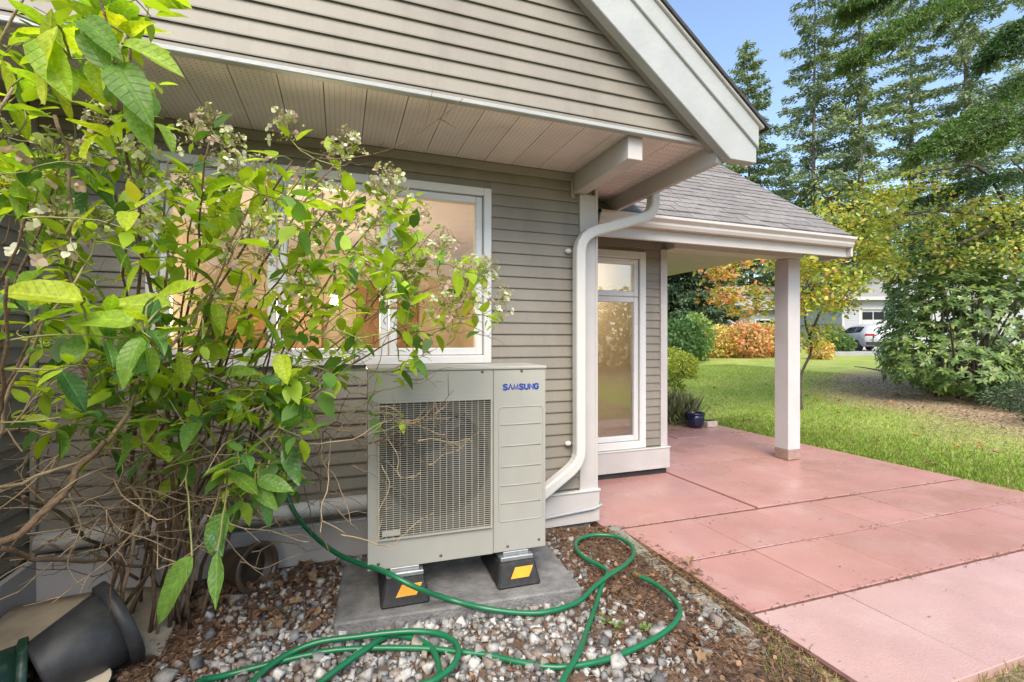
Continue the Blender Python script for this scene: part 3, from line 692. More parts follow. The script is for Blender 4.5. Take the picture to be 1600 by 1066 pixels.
for xx, zz in ((.05,.03),(.36,.03),(.72,.03),(.9,.045),(.27,.972),(.58,.972),(.80,.972)):
    MB().lathe([(.001,-.004),(.005,-.004),(.008,0),(.008,.002)], Matrix.Translation((xx,-.0005,zz)) @ Matrix.Rotation(R(-90),4,'X'), 10).build('screw', m_screw, hp, True, local=True)
# lettering on the service panel: strokes on a unit letter box
def stroke_letters():
    S = [(.92,.78),(.86,.92),(.68,1.0),(.34,1.0),(.14,.92),(.08,.78),(.16,.62),(.38,.54),(.66,.46),(.86,.36),(.92,.22),(.84,.08),(.66,0),(.32,0),(.12,.08),(.06,.24)]
    A = [(.02,-.04),(.5,1.0),(.98,-.04)]
    Mm = [(.06,-.04),(.14,1.0),(.5,.06),(.86,1.0),(.94,-.04)]
    U = [(.08,1.05),(.08,.28),(.16,.08),(.34,0),(.66,0),(.84,.08),(.92,.28),(.92,1.05)]
    Nn = [(.08,-.05),(.08,1.0),(.92,.0),(.92,1.05)]
    G = [(.92,.76),(.86,.92),(.68,1.0),(.32,1.0),(.12,.9),(.07,.7),(.07,.3),(.14,.09),(.34,0),(.66,0),(.86,.09),(.93,.28),(.93,.46),(.56,.46)]
    return [S, A, Mm, S, U, Nn, G]
lx0, lz0, lw_, lh = sx+.055, .874, .0235, .027; lgap = .0055; cx = lx0
lt = MB()
for idx, st in enumerate(stroke_letters()):
    w = lw_*(1.18 if idx == 2 else 1.0); hw = .0033 if idx == 2 else .0040
    pts = [Vector((cx+p[0]*w, 0, lz0+p[1]*lh)) for p in st]; vs_ = []; fs = []
    for i, p in enumerate(pts):
        a = (pts[i]-pts[i-1]).normalized() if i else (pts[1]-pts[0]).normalized()
        b_ = (pts[i+1]-pts[i]).normalized() if i < len(pts)-1 else a
        n1 = Vector((-a.z,0,a.x)); n2 = Vector((-b_.z,0,b_.x)); nn = (n1+n2); nn = nn.normalized() if nn.length > .2 else n1
        k = min(1.5, 1/max(.5, nn.dot(n1)))
        for sg in (1,-1):
            for yy in (-.0022, -.0002): vs_.append(p + nn*hw*k*sg + Vector((0,yy,0)))
    for i in range(len(pts)-1):
        a = i*4; c = a+4
        fs += [(a,a+2,c+2,c), (a,c,c+1,a+1), (a+2,a+3,c+3,c+2)]
    e = len(vs_)-4; fs += [(0,1,3,2), (e,e+2,e+3,e+1)]
    lt.add(vs_, fs); cx += w+lgap
lt.build('lettering', m_blue, hp, local=True)
# rubber feet with reflectors and rails
for fx in (.075, .665):
    ft = MB()
    pr_ = [(-.055,-.163),(.30,-.163),(.25,-.055),(-.015,-.055)]
    ft.prism([(fx-.02, -.163), (fx+.222, -.163), (fx+.20, -.045), (fx+.005, -.045)], lambda u, v, w: (u, w, v), -.075, .33)
    for vi, p in enumerate(ft.v):
        if p[2] > -.1: ft.v[vi] = (p[0], p[1]+(.045 if p[1] < .1 else -.04), p[2])
    f = ft.build('mounting_foot', m_rubber, hp, local=True, bevel=.01)
    rl = MB().box(fx+.012, fx+.195, -.018, .27, -.0445, -.022); rl.box(fx+.03, fx+.175, .0, .25, -.0215, -.001); rl.build('rail', m_galv, f, bevel=.003, fix=True)
    setl = f.children[-1]; setl.matrix_parent_inverse = Matrix()
    yf0, yf1 = -.0662, -.044; zlo, zhi = -.118, -.070
    def face_y(z): return -.078 + (z+.163)/.118*.045
    rf = MB(); vs_ = [(fx+.055, face_y(zlo), zlo), (fx+.155, face_y(zlo), zlo), (fx+.185, face_y(zhi), zhi), (fx+.085, face_y(zhi), zhi)]
    vs_ += [(a, b_+.006, c) for a, b_, c in vs_]
    rf.add(vs_, [(0,1,2,3),(4,7,6,5),(0,4,5,1),(1,5,6,2),(2,6,7,3),(3,7,4,0)]).build('reflector', m_yellow, f)
    f.children[-1].matrix_parent_inverse = Matrix()
    MB().lathe([(.001,.018),(.011,.018),(.011,0),(.02,0),(.02,-.004),(.001,-.004)], Matrix.Translation((fx+.1,-.02,-.012)), 8).build('bolt', m_galv, f)
    f.children[-1].matrix_parent_inverse = Matrix()

# ------------------------------------------------------------------ garden hose and tap
def cm(pts, n=6):
    P = [Vector(p) for p in pts]; out = []
    for i in range(len(P)-1):
        p0, p1, p2, p3 = P[max(i-1,0)], P[i], P[i+1], P[min(i+2,len(P)-1)]
        for k in range(n):
            t = k/n; out.append(.5*((2*p1)+(-p0+p2)*t+(2*p0-5*p1+4*p2-p3)*t*t+(-p0+3*p1-3*p2+p3)*t**3))
    out.append(P[-1]); return out
def cz(x, y): return (350+x/1.882, 800+y/1.882)
hz = .072
hp_pts = [onY(444, 752, 3.13), onY(449, 775, 3.10), onY(462, 803, 3.02), onY(485, 832, 2.90), onY(520, 861, 2.72), onY(560, 880, 2.52)]
hp_pts += [onY(600, 893, 2.33), onY(650, 918, 2.24), onZ(700, 936, .125), onZ(760, 951, .10), onZ(820, 958, .075)]
hp_pts += [onZ(*cz(*p), hz) for p in ((960,292),(1040,265),(1090,220),(1130,188),(1180,155))]
hp_pts += [onZ(*cz(*p), hz-.015) for p in ((1205,125),(1195,95),(1150,72),(1090,68),(1045,80),(1035,105),(1060,135),(1105,158))]
hp_pts += [onZ(*cz(*p), hz-.02) for p in ((1128,178),(1112,215),(1095,270),(1070,340))] + [onZ(*cz(*p), hz+.02) for p in ((1045,410),(1010,470),(975,530))]
hp_pts += [onZ(*cz(*p), hz) for p in ((900,600),(740,610),(560,590),(630,560),(612,525))]
hp_pts += [onZ(*cz(*p), hz-.01) for p in ((632,470),(620,415),(590,385),(540,367),(480,366))]
hp_pts += [onZ(*cz(*p), hz+.005) for p in ((420,402),(350,450),(285,500),(220,560),(100,590),(60,540),(90,495),(130,457),(190,417))]
hp_pts += [onZ(*cz(*p), hz+.018) for p in ((280,382),(400,366),(480,356),(560,351),(630,358),(675,380),(690,410),(675,450),(640,480),(590,505),(420,540),(200,560),(-60,540),(-70,500))]
hp_pts += [onZ(*cz(*p), hz-.012) for p in ((0,482),(100,456),(170,438),(250,420),(330,406),(420,401),(500,400),(600,402),(690,411),(780,422),(860,440),(950,455),(1030,453),(1120,435),(1200,405),(1270,370),(1300,350),(1330,320),(1340,285),(1310,245),(1265,210),(1222,190))]
hose = MB().tube(cm(hp_pts, 6), .0125, 10).build('garden_hose', m_hose, smooth=True, fix=False)
he, h2 = Vector(hp_pts[-1]), Vector(hp_pts[-2]); hd_ = (he-h2).normalized()
MB().tube([he-hd_*.012, he+hd_*.012, he+hd_*.013, he+hd_*.035], [.0145, .0145, .017, .017], 10).build('coupling', m_brass, hose, False)
props(hose, 'long green garden hose looped loosely across the gravel from the wall tap', 'hose')
tp = onY(444, 752, 3.13)
tap = empty('garden_tap', (tp.x, WY, tp.z), label='small metal garden tap on the siding feeding the green hose', cat='tap')
MB().tube([(tp.x, WY-.016, tp.z+.03), (tp.x, WY-.06, tp.z+.03), (tp.x, WY-.072, tp.z+.015), (tp.x, WY-.07, tp.z-.02)], .014, 10).build('spout', m_brass, tap, True)
MB().lathe([(.001,0),(.028,0),(.03,.006),(.028,.012),(.001,.012)], Matrix.Translation((tp.x, WY-.05, tp.z+.065)), 14).build('handle', m_brass, tap, True)
MB().box(tp.x-.05, tp.x+.05, WY-.022, WY-.0145, tp.z-.02, tp.z+.08).build('mounting_plate', m_frame, tap, bevel=.003)

# ------------------------------------------------------------------ pots on the bed
def pot_mesh(parent, M_, r0, r1, h, mt, rim=.02, n=36, th=.008, local=True):
    # body (outer+inner wall) and rim
    MB().lathe([(.001,0),(r0,0),(r0+.004,.01),(r1,h-rim),(r1-th,h-rim+.002),(r0-th+.004,.014),(.001,.014)], M_, n).build('body', mt, parent, True)
    MB().lathe([(r1-th,h-rim*2.2),(r1+.002,h-rim*2.2),(r1+.016,h-rim*1.9),(r1+.018,h-.004),(r1+.010,h),(r1-th-.002,h-.002),(r1-th-.003,h-rim*2.2)], M_, n).build('rim', mt, parent, True)
def axis_mx(base, top):
    base, top = Vector(base), Vector(top); q = (top-base).to_track_quat('Z', 'Y'); return Matrix.Translation(base) @ q.to_matrix().to_4x4(), (top-base).length
b0, b1 = atd(58, 1052, 1.80), atd(172, 980, 1.98)
M_, ln = axis_mx(b0, b1)
bp = empty('plant_pot', (b0.x, b0.y, .0), label='black plastic plant pot tipped on its side in the bed', cat='pot'); pot_mesh(bp, M_, .115, .165, .28, m_pot, .022)
MB().lathe([(.001,.18),(.08,.185),(.14,.17)], M_, 24).build('soil', m_soil, bp, True)
c0 = atd(405, 887, 2.62); dirc = Vector((.72,-.62,.10)).normalized()
M2, _ = axis_mx(c0-dirc*.24, c0)
cp = empty('clay_pot', (c0.x, c0.y, 0), label='brown glazed clay pot lying on its side by the wall, full of dead leaves', cat='pot'); pot_mesh(cp, M2, .085, .12, .24, m_clay, .012)
MB().lathe([(.001,.17),(.06,.175),(.107,.165)], M2, 24).build('soil', m_soil, cp, True)
g0 = onZ(15, 1075, .1)
M3, _ = axis_mx((g0.x-.20, g0.y-.10, .13), (g0.x+.06, g0.y+.02, .12))
gp = empty('plastic_pot', (g0.x, g0.y, 0), label='dark green plastic pot with pale paint spots beside the tipped black pot', cat='pot'); pot_mesh(gp, M3, .10, .125, .27, m_greenpot, .015)
bb = MB(); f0 = onZ(0, 1000, .12)
nrow = 9; vs_ = []; fs = []
for i in range(nrow):
    a = i/(nrow-1)
    for j in range(7):
        c = j/6; x = -1.44+.70*a; y = 2.47+.42*c; z = .10+.06*math.sin(math.pi*a)*.9+.05*c - .06*a
        vs_.append((x, y, z+.012*math.sin(5*a+3*c)))
for i in range(nrow-1):
    for j in range(6): fs.append((i*7+j, (i+1)*7+j, (i+1)*7+j+1, i*7+j+1))
n0 = len(vs_); vs_ += [(x, y, z-.04) for x, y, z in vs_]; fs += [tuple(k+n0 for k in f[::-1]) for f in fs]
edge = [i*7 for i in range(nrow)] + [(nrow-1)*7+j for j in range(1,7)] + [i*7+6 for i in range(nrow-2,-1,-1)] + [j for j in range(5,0,-1)]
fs += [(edge[i], edge[(i+1)%len(edge)], edge[(i+1)%len(edge)]+n0, edge[i]+n0) for i in range(len(edge))]
o = MB().add(vs_, fs).build('garden_board', m_board, smooth=True); props(o, 'weathered beige curved board lying behind the tipped black pot', 'board')
d0 = onZ(128, 1064, .09)
o = MB().lathe([(.001,0),(.075,0),(.09,.018),(.086,.02),(.07,.008),(.001,.008)], Matrix.Translation((d0.x, d0.y, .06)) @ Matrix.Rotation(R(12),4,'X'), 28).build('plant_saucer', mat('cream_saucer', (.58,.5,.38), .6, .1), None, True); props(o, 'cream round plant saucer lying below the black pot', 'saucer')
# blue glazed pot and tray at the far patio edge
p0 = onZ(1086, 668, 0); bpot = empty('glazed_pot', (p0.x, p0.y, 0), label='dark blue glazed round pot on the far edge of the red patio', cat='pot')
MB().lathe([(.001,0),(.105,0),(.135,.06),(.145,.14),(.14,.20),(.128,.21),(.12,.20),(.115,.16),(.001,.15)], Matrix.Translation((p0.x, p0.y, .003)), 28).build('body', m_bluepot, bpot, True)
MB().lathe([(.128,.20),(.15,.205),(.152,.235),(.14,.243),(.124,.235),(.122,.2)], Matrix.Translation((p0.x, p0.y, .003)), 28).build('rim', m_bluepot, bpot, True)
p1 = onZ(1107, 667, 0); tr = empty('planter_tray', (p1.x, p1.y, 0), label='small pale stone tray beside the dark blue glazed pot', cat='planter')
box('tray_wall', (p1.x-.09, p1.x+.12, p1.y-.08, p1.y+.09, .003, .10), mat('pale_stone', (.5,.42,.35), .85, .15, 20, .2), tr, .01)
box('soil', (p1.x-.07, p1.x+.10, p1.y-.06, p1.y+.07, .09, .108), m_soil, tr, .01)

# ------------------------------------------------------------------ edging blocks between bed and patio
le = [(1.93, 3.10), (1.88, 2.62), (1.86, 2.16), (1.83, 1.72), (1.60, 1.38), (1.28, 1.12), (.95, .95)]
for i in range(len(le)-1):
    a, b_ = Vector((*le[i], 0)), Vector((*le[i+1], 0)); d = b_-a
    eb = MB().box(0, d.length-.012, -.055, .055, -.08, -.002+random.uniform(-.006,.006) - (.012 if i > 3 else 0)).build('edging_block', m_curb, bevel=.012, seg=2)
    eb.location = a; eb.rotation_euler = (0, 0, math.atan2(d.y, d.x))
    props(eb, ['concrete edging block nearest the house corner, against the red patio', 'second edging block from the house corner, beside the small hose loop', 'third edging block from the house corner, beside the hose end',
        'mossy edging block at the bend where the dry grass begins', 'worn edging block just past the bend, between gravel and dry grass', 'last sunken edging block, farthest from the house corner'][i], 'edging', 'edging blocks along the gravel bed')

# ------------------------------------------------------------------ gravel, needles, dead leaves
icv = np.array([(x,y,z) for x in (-1,1) for y in (-1,1) for z in (-1,1)], float)*.8; icf = np.array([(0,1,3),(0,3,2),(4,6,7),(4,7,5),(0,4,5),(0,5,1),(2,3,7),(2,7,6),(0,2,6),(0,6,4),(1,5,7),(1,7,3)])
def gravel_density(x, y):
    # thick in front of the pad, thin near the edging and under the shrub
    n = mnoise.noise(Vector((x*2.0, y*2.0, 9)))
    d = 1.0 - .92*max(0, min(1, (x-.95)/.55)) - .65*max(0, min(1, (-.35-x)/.45)) - .55*max(0, min(1, (1.0-y)/.3))
    if y > 2.3 and x > 1.2: d *= .45
    if y > 2.4 and x < 0: d *= .4
    return d + .45*n
PL = []
tries = 0
while len(PL) < 9800 and tries < 90000:
    tries += 1; x = rng.uniform(-1.45, 1.86); y = rng.uniform(.75, 3.12)
    if rng.random() < gravel_density(x, y): PL.append((x, y))
PL = np.array(PL); n = len(PL)
sz = np.clip(rng.lognormal(math.log(.0115), .40, n), .006, .034)
V = icv[None]*rng.uniform(.55, 1.25, (n, 8, 3))
V = V*(sz[:,None,None]*rng.uniform(.7,1.3,(n,1,3)))
ang = rng.uniform(0, 6.28, n); tl = rng.normal(0, .9, n)
c_, s_ = np.cos(tl)[:,None], np.sin(tl)[:,None]
V = np.stack([V[:,:,0], V[:,:,1]*c_-V[:,:,2]*s_, V[:,:,1]*s_+V[:,:,2]*c_], 2)
c_, s_ = np.cos(ang)[:,None], np.sin(ang)[:,None]
V = np.stack([V[:,:,0]*c_-V[:,:,1]*s_, V[:,:,0]*s_+V[:,:,1]*c_, V[:,:,2]], 2)
zz = np.array([bedz(x, y) for x, y in PL]) + sz*rng.uniform(.1,.75,n)
V = V + np.stack([PL[:,0], PL[:,1], zz], 1)[:,None,:]
me = bpy.data.meshes.new('gravel'); me.vertices.add(n*8); me.vertices.foreach_set('co', V.astype(np.float32).ravel())
ff = (icf[None]+np.arange(n)[:,None,None]*8).reshape(-1,3); me.loops.add(ff.size); me.loops.foreach_set('vertex_index', ff.astype(np.int32).ravel())
me.polygons.add(len(ff)); me.polygons.foreach_set('loop_start', np.arange(0, ff.size, 3, dtype=np.int32)); me.polygons.foreach_set('loop_total', np.full(len(ff), 3, dtype=np.int32))
cc = pal([(.27,.265,.255),(.19,.19,.19),(.34,.33,.315),(.13,.13,.13),(.24,.205,.175),(.42,.41,.395)], n, .22)
ca = me.color_attributes.new('Col', 'FLOAT_COLOR', 'POINT'); c4 = np.ones((n,8,4)); c4[:,:,:3] = cc[:,None,:]; ca.data.foreach_set('color', c4.astype(np.float32).ravel())
me.update(calc_edges=True); me.materials.append(m_attr); o = bpy.data.objects.new('gravel', me); col.objects.link(o); props(o, 'grey and white crushed gravel over the bed in front of the heat pump', 'gravel', kind='stuff')

n = 42000
x = rng.uniform(-1.45, 2.05, n); y = rng.uniform(.7, 3.12, n)
keep = rng.random(n) < np.array([max(.12, 1.05-gravel_density(a, b_)*.95) for a, b_ in zip(x, y)]); x, y = x[keep], y[keep]; n = len(x)
pos = np.stack([x, y, np.array([bedz(a, b_) for a, b_ in zip(x, y)])+rng.uniform(.002,.02,n)], 1)
d = unit(np.stack([rng.normal(0,1,n), rng.normal(0,1,n), rng.normal(0,.2,n)],1)); s, nn = frames(d)
o = shaped('needle_litter', [(0,-.5,0),(0,.5,0),(.5,.5,.06),(1,.3,0),(1,-.3,0),(.5,-.5,.06)], pos, d, s, nn, rng.uniform(.015,.05,n), rng.uniform(.0012,.003,n), pal([(.20,.11,.06),(.27,.15,.085),(.14,.085,.05),(.32,.21,.12)], n, .2), m_litter)
props(o, 'brown pine needle litter scattered over the gravel bed', 'litter', kind='stuff')
n = 5200
x = rng.uniform(PX1+.6, 13, n); y = rng.uniform(1, 11, n); keep = rng.random(n) < np.array([.05+dryness(a, b_)*.9 for a, b_ in zip(x, y)]); x, y = x[keep], y[keep]; n = len(x)
pos = np.stack([x, y, np.array([gz(a, b_) for a, b_ in zip(x, y)])+rng.uniform(.004,.02,n)], 1)
d = unit(np.stack([rng.normal(0,1,n), rng.normal(0,1,n), rng.normal(0,.25,n)],1)); s, nn = frames(d)
o = shaped('bank_litter', LEAF6, pos, d, s, nn, rng.uniform(.02,.07,n), rng.uniform(.01,.03,n), pal([(.26,.16,.09),(.36,.25,.15),(.18,.11,.07),(.42,.33,.22)], n, .2), m_litter)
props(o, 'brown leaf and needle litter over the bare bank', 'litter', kind='stuff')
n = 14000
x = rng.uniform(-1.45, 1.95, n); y = rng.uniform(.8, 3.12, n)
keep = rng.random(n) < np.array([max(.10, 1.0-gravel_density(a, b_)*.85) for a, b_ in zip(x, y)]); x, y = x[keep], y[keep]; n = len(x)
pos = np.stack([x, y, np.array([bedz(a, b_) for a, b_ in zip(x, y)])+rng.uniform(.003,.022,n)], 1)
d = unit(np.stack([rng.normal(0,1,n), rng.normal(0,1,n), rng.normal(0,.4,n)],1)); s, nn = frames(d)
o = shaped('bark_litter', LEAF6, pos, d, s, nn, rng.uniform(.010,.034,n), rng.uniform(.006,.022,n), pal([(.16,.085,.05),(.23,.13,.075),(.10,.06,.04),(.28,.17,.10),(.06,.04,.03)], n, .25), m_litter)
props(o, 'brown bark chips and leaf crumbs strewn over the gravel bed', 'litter', kind='stuff')
n = 520
xj = rng.uniform(2.0, 5.8, n); yj = np.where(rng.random(n) < .5, 1.86, np.where(rng.random(n) < .6, 3.04, 2.445)) - .022*(xj-2.) + rng.normal(0,.018,n)
k_ = rng.random(n) < .18; yj = np.where(k_, rng.uniform(1.3,5.5,n), yj)
pos = np.stack([xj, yj, np.full(n,.004)+rng.uniform(0,.004,n)], 1); d = unit(np.stack([rng.normal(0,1,n), rng.normal(0,.6,n), rng.normal(0,.12,n)],1)); s, nn = frames(d, None, .2)
o = shaped('patio_litter', LEAF6, pos, d, s, nn, rng.uniform(.008,.03,n), rng.uniform(.002,.009,n), pal([(.16,.09,.06),(.24,.14,.09),(.10,.06,.045)], n, .2), m_litter)
props(o, 'tiny brown needles and crumbs caught along the joints of the red patio', 'litter', kind='stuff')
# fallen leaves one can pick out
def fallen_mesh(seed, cl):
    r = random.Random(seed); b = MB(); k = 14; vs_ = [(0,0,.004)]
    for i in range(k):
        a = 2*math.pi*i/k; rr = (1 if i % 2 else .78)*r.uniform(.7,1.2)*(1-.25*abs(math.sin(a)))
        vs_.append((rr*.045*math.cos(a), rr*.036*math.sin(a), r.uniform(.0,.012)+.02*abs(math.sin(a))))
    b.add(vs_, [(0, 1+i, 1+(i+1)%k) for i in range(k)]); me = b.mesh('fallen_leaf', m_litter)
    ca = me.color_attributes.new('Col','FLOAT_COLOR','POINT'); ca.data.foreach_set('color', np.array([[*cl,1]]*(k+1), dtype=np.float32).ravel()); return me
FM = [fallen_mesh(i, c) for i, c in enumerate([(.20,.11,.06),(.27,.17,.10),(.15,.085,.05),(.33,.22,.13)])]
FMy = [fallen_mesh(11, (.5,.40,.06)), fallen_mesh(12, (.42,.2,.07))]
for i in range(86):
    p = onZ(rng.uniform(300, 560) if i < 70 else rng.uniform(860, 1100), rng.uniform(870, 985) if i < 70 else rng.uniform(840, 1050), .05)
    if p.y > 3.1 or (p.x > -.1 and p.x < 1.25 and 2.1 < p.y): continue
    o = inst('fallen_leaf', FM[i % 4], None, (p.x, p.y, bedz(p.x, p.y)+.022), (rng.normal(0,.35), rng.normal(0,.35), rng.uniform(0,6)), (rng.uniform(.55,1.2),)*3)
    props(o, 'curled brown fallen leaf lying on the gravel bed', 'leaf', 'brown leaves on the gravel bed')
for i in range(70):
    p = onZ(rng.uniform(1060, 1560), rng.uniform(585, 700), .25)
    if p.x < PX1+.2 or p.length > 14: continue
    o = inst('fallen_leaf', (FMy+FM)[i % 6], None, (p.x, p.y, gz(p.x, p.y)+.035), (rng.normal(0,.3), rng.normal(0,.3), rng.uniform(0,6)), (rng.uniform(.7,1.3),)*3)
    props(o, 'small yellow or brown fallen leaf lying on the lawn', 'leaf', 'fallen leaves on the lawn')

# ------------------------------------------------------------------ hydrangea by the wall
def leaf_mesh(seed, curl, fold, wid):
    r = random.Random(seed); b = MB(); nt_, na = 13, 4; uv = []; vs_ = []
    def wd(t): return (max(t,0)**.62)*((1-t)**.85)*1.62*(1-.25*t)
    for i in range(nt_):
        t = i/(nt_-1); w = wid*wd(t)*.5*1.5*(1+.03*math.sin(i*2.6+seed)) if 0 < i < nt_-1 else .004
        for j in range(-2, 3):
            a = j/2; x = t; y = a*w
            z = abs(a)*w*fold - curl*t*t + .02*math.sin(t*9+seed+j)*abs(a)
            vs_.append((x, y, z)); uv.append((t, a*w/.5*1.0))
    fs = [(i*5+j, (i+1)*5+j, (i+1)*5+j+1, i*5+j+1) for i in range(nt_-1) for j in range(4)]
    b.add(vs_, fs); me = b.mesh('leaf', m_hleaf, True)
    ul = me.uv_layers.new(name='UVMap')
    for lp in me.loops: ul.data[lp.index].uv = uv[lp.vertex_index]
    return me
LM = [leaf_mesh(1,.12,.35,.52), leaf_mesh(2,.24,.2,.46), leaf_mesh(3,.05,.5,.58), leaf_mesh(4,.32,.3,.54), leaf_mesh(5,-.05,.25,.42), leaf_mesh(6,.2,.6,.5), leaf_mesh(7,.1,.15,.62)]
hyd = empty('hydrangea', (-.8, 2.75, .03), label='tall leafy hydrangea with faded lacy flower heads in front of the wide window', cat='shrub')
leaves = []      # pos, dir, up, length, kind
def bez(p0, c, p1, n): return [p0*(1-t)**2 + c*2*t*(1-t) + p1*t*t for t in (i/n for i in range(n+1))]
nodes = []; canes = []
def wob(pts, amp):
    s = random.uniform(0,50); out = []
    for i, p in enumerate(pts):
        k = min(1, i/2)*amp
        out.append(p + Vector((mnoise.noise(Vector((i*.55, s, 0))), mnoise.noise(Vector((i*.55, s, 7))), mnoise.noise(Vector((i*.55, s, 3)))))*k)
    return out
def leaf_pair(p, ax, L, kind, droop=0., rot=None):
    ax = ax.normalized(); ref = Vector((0,0,1)) if abs(ax.z) < .92 else Vector((1,0,0))
    a = ax.cross(ref).normalized(); b_ = ax.cross(a)
    th = random.uniform(0, 6.28) if rot is None else rot
    o = a*math.cos(th)+b_*math.sin(th)
    for sg in (1, -1):
        if random.random() < .12: continue
        d = (o*sg + ax*random.uniform(.1,.6) + Vector((0,0,-droop+random.uniform(-.18,.2)))).normalized()
        leaves.append((p + d*.012, d, Vector((random.gauss(0,.2), random.gauss(0,.2), 1)), L*random.uniform(.5,1.15), kind))
bases = [Vector((-.85,2.78,.02)), Vector((-.7,2.72,.02)), Vector((-.95,2.66,.02)), Vector((-.78,2.62,.02))]
base2 = Vector((-1.36, 1.95, .05))
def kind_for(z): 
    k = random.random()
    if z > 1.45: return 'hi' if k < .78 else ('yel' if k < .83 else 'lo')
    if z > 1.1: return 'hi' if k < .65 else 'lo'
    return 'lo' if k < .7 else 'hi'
cane_parts = []; flowers = []
def cane(base, tip, r0=.0095, r1=.003, lean=.5):
    L = (tip-base).length; c = base.lerp(tip, .42) + Vector((0,0,L*.22)) + Vector((random.gauss(0,.08), random.gauss(0,.08), 0))
    pts = wob(bez(base, c, tip, 16), .035); rad = [r0+(r1-r0)*(i/16) for i in range(17)]
    cane_parts.append((pts, rad)); nodes.extend(pts[5:]); return pts
# canes: spread tips
CT = [(60,-40,1.25),(150,-30,1.15),(215,60,1.2),(20,140,1.1),(110,230,1.35),(185,300,1.6),(260,250,1.5),(330,215,1.75),(300,330,1.9),(405,300,1.8),(455,250,1.75),(520,260,1.9),(560,310,2.05),(610,320,2.1),(470,380,2.0),(380,430,1.8),(560,450,2.1),(640,420,2.15),(690,440,2.15),(330,500,1.9),(250,440,1.6),(120,420,1.3),(40,330,1.15),(60,500,1.25),(180,520,1.5),(430,520,1.9),(640,520,2.1),(560,560,2.05),(20,430,1.05),(510,330,1.85)]
for i, (px, py, d) in enumerate(CT):
    b_ = base2 if px < 130 else bases[i % 4]
    b_ = b_ + Vector((random.gauss(0,.05), random.gauss(0,.05), 0))
    cane(b_, atd(px, py, d), random.uniform(.006,.010))
def sprig(tip, npair, L, kind=None, droop=.0, r=.0021, flower=False, near=None):
    cand = min(nodes, key=lambda q: (q-tip).length + (.5 if q.z > tip.z+.05 else 0)); p0 = cand
    dist = (tip-p0).length
    if dist < .06: p0 = p0 - Vector((0,0,.08)); dist = (tip-p0).length
    c = p0.lerp(tip, .55) + Vector((random.gauss(0,.03), random.gauss(0,.03), -.10*dist if tip.z > p0.z else .15*dist))
    pts = wob(bez(p0, c, tip, 9), min(.014, .03*dist)); cane_parts.append((pts, [r*1.25-(r*.55)*i/9 for i in range(10)])); nodes.extend(pts[3:8])
    ax = (pts[-1]-pts[-3])
    th = random.uniform(0,3.14)
    for k in range(npair):
        t = 9-int(k*1.9); t = max(2, t); th += 1.57
        p = pts[t]; kk = kind or kind_for(p.z)
        leaf_pair(p, ax, L*(1 if k else .8), kk, droop, th)
    if flower: flowers.append((pts[-1], ax.normalized(), random.uniform(.95,1.5)))
FT = [(455,205),(515,228),(545,232),(330,185),(352,215),(580,295),(612,298),(480,268),(302,205),(432,262),(382,270),(560,338),(522,335),(640,325),(268,295),(420,345),(500,372),(360,395),(330,478),(565,395),(602,372),(692,385),(742,415),(772,468),(215,285),(92,322),(132,232),(62,252),(202,345),(112,332),(30,302),(170,200),(400,395),(470,430),(540,425),(640,470),(600,450),(700,470),(440,310),(250,345),(620,400),(10,200),(150,350),(75,395),(295,262),(345,330),(535,290),(585,345),(725,455),(655,395)]
def dep(px):
    if px < 240: return random.uniform(1.2, 1.85)
    if px < 450: return random.uniform(1.5, 2.2)
    return random.uniform(1.75, 2.25)
for px, py in FT: sprig(atd(px, py+14, dep(px)), random.choice((1,2,2,3)), .105 if px < 300 else .095, flower=True)
for (x0, x1, y0, y1, d0, d1, n_, L, droop) in [(0,260,-20,250,1.15,1.6,34,.115,.0), (0,240,240,620,1.15,2.0,62,.12,.0), (230,480,250,650,1.5,2.2,100,.115,.05), (470,650,290,600,1.7,2.2,66,.105,.1), (640,765,390,540,1.9,2.2,16,.08,.25), (350,470,560,790,1.6,2.1,24,.11,.5), (130,400,520,690,1.5,2.2,34,.115,.2), (560,650,540,660,2.0,2.2,5,.09,.4), (150,500,560,760,1.5,2.05,34,.12,.15), (0,200,480,680,1.3,2.0,18,.12,.1)]:
    for i in range(n_):
        sprig(atd(random.uniform(x0,x1), random.uniform(y0,y1), random.uniform(d0,d1)), random.choice((2,2,3,3)), L, droop=droop)
# named big leaves low in front: base pixel, image angle, length in px, depth
for px, py, an, lp, d in [(340,862,-80,78,1.5),(300,868,-118,108,1.5),(352,800,-105,62,1.55),(330,812,-60,58,1.55),(372,705,-72,55,1.6),(398,758,-38,52,1.6),(402,748,-15,58,1.6),(436,640,-8,62,1.7),(446,696,-62,66,1.7),(418,768,-82,52,1.6),(405,592,-4,48,1.6),(352,585,8,52,1.7),(192,520,-75,55,1.3),(240,470,20,90,1.25),(215,505,170,105,1.2),(180,100,-50,110,1.1),(190,70,-20,100,1.1),(215,150,-70,95,1.15),(170,110,120,90,1.1),(60,60,-60,110,1.05),(90,40,-100,120,1.05),(130,30,-40,95,1.1),(480,425,0,44,1.75),(270,480,175,88,1.3),(130,470,172,110,1.15),(260,560,-160,80,1.3)]:
    p = atd(px, py, d); a = R(an); dr = (CAMR*math.cos(a) + UP*math.sin(a) - CAMF*random.uniform(.05,.35)).normalized()
    up = (-CAMF*.75 + UP*.7 + CAMR*random.uniform(-.3,.3)); L = lp/F*d*1.05
    nearest = min(nodes, key=lambda q: (q-p).length)
    cane_parts.append((wob(bez(nearest, nearest.lerp(p,.5)+Vector((0,0,.04)), p, 6), .01), [.003]*7))
    leaves.append((p, dr, up, L, 'hi' if py < 520 else 'lo'))
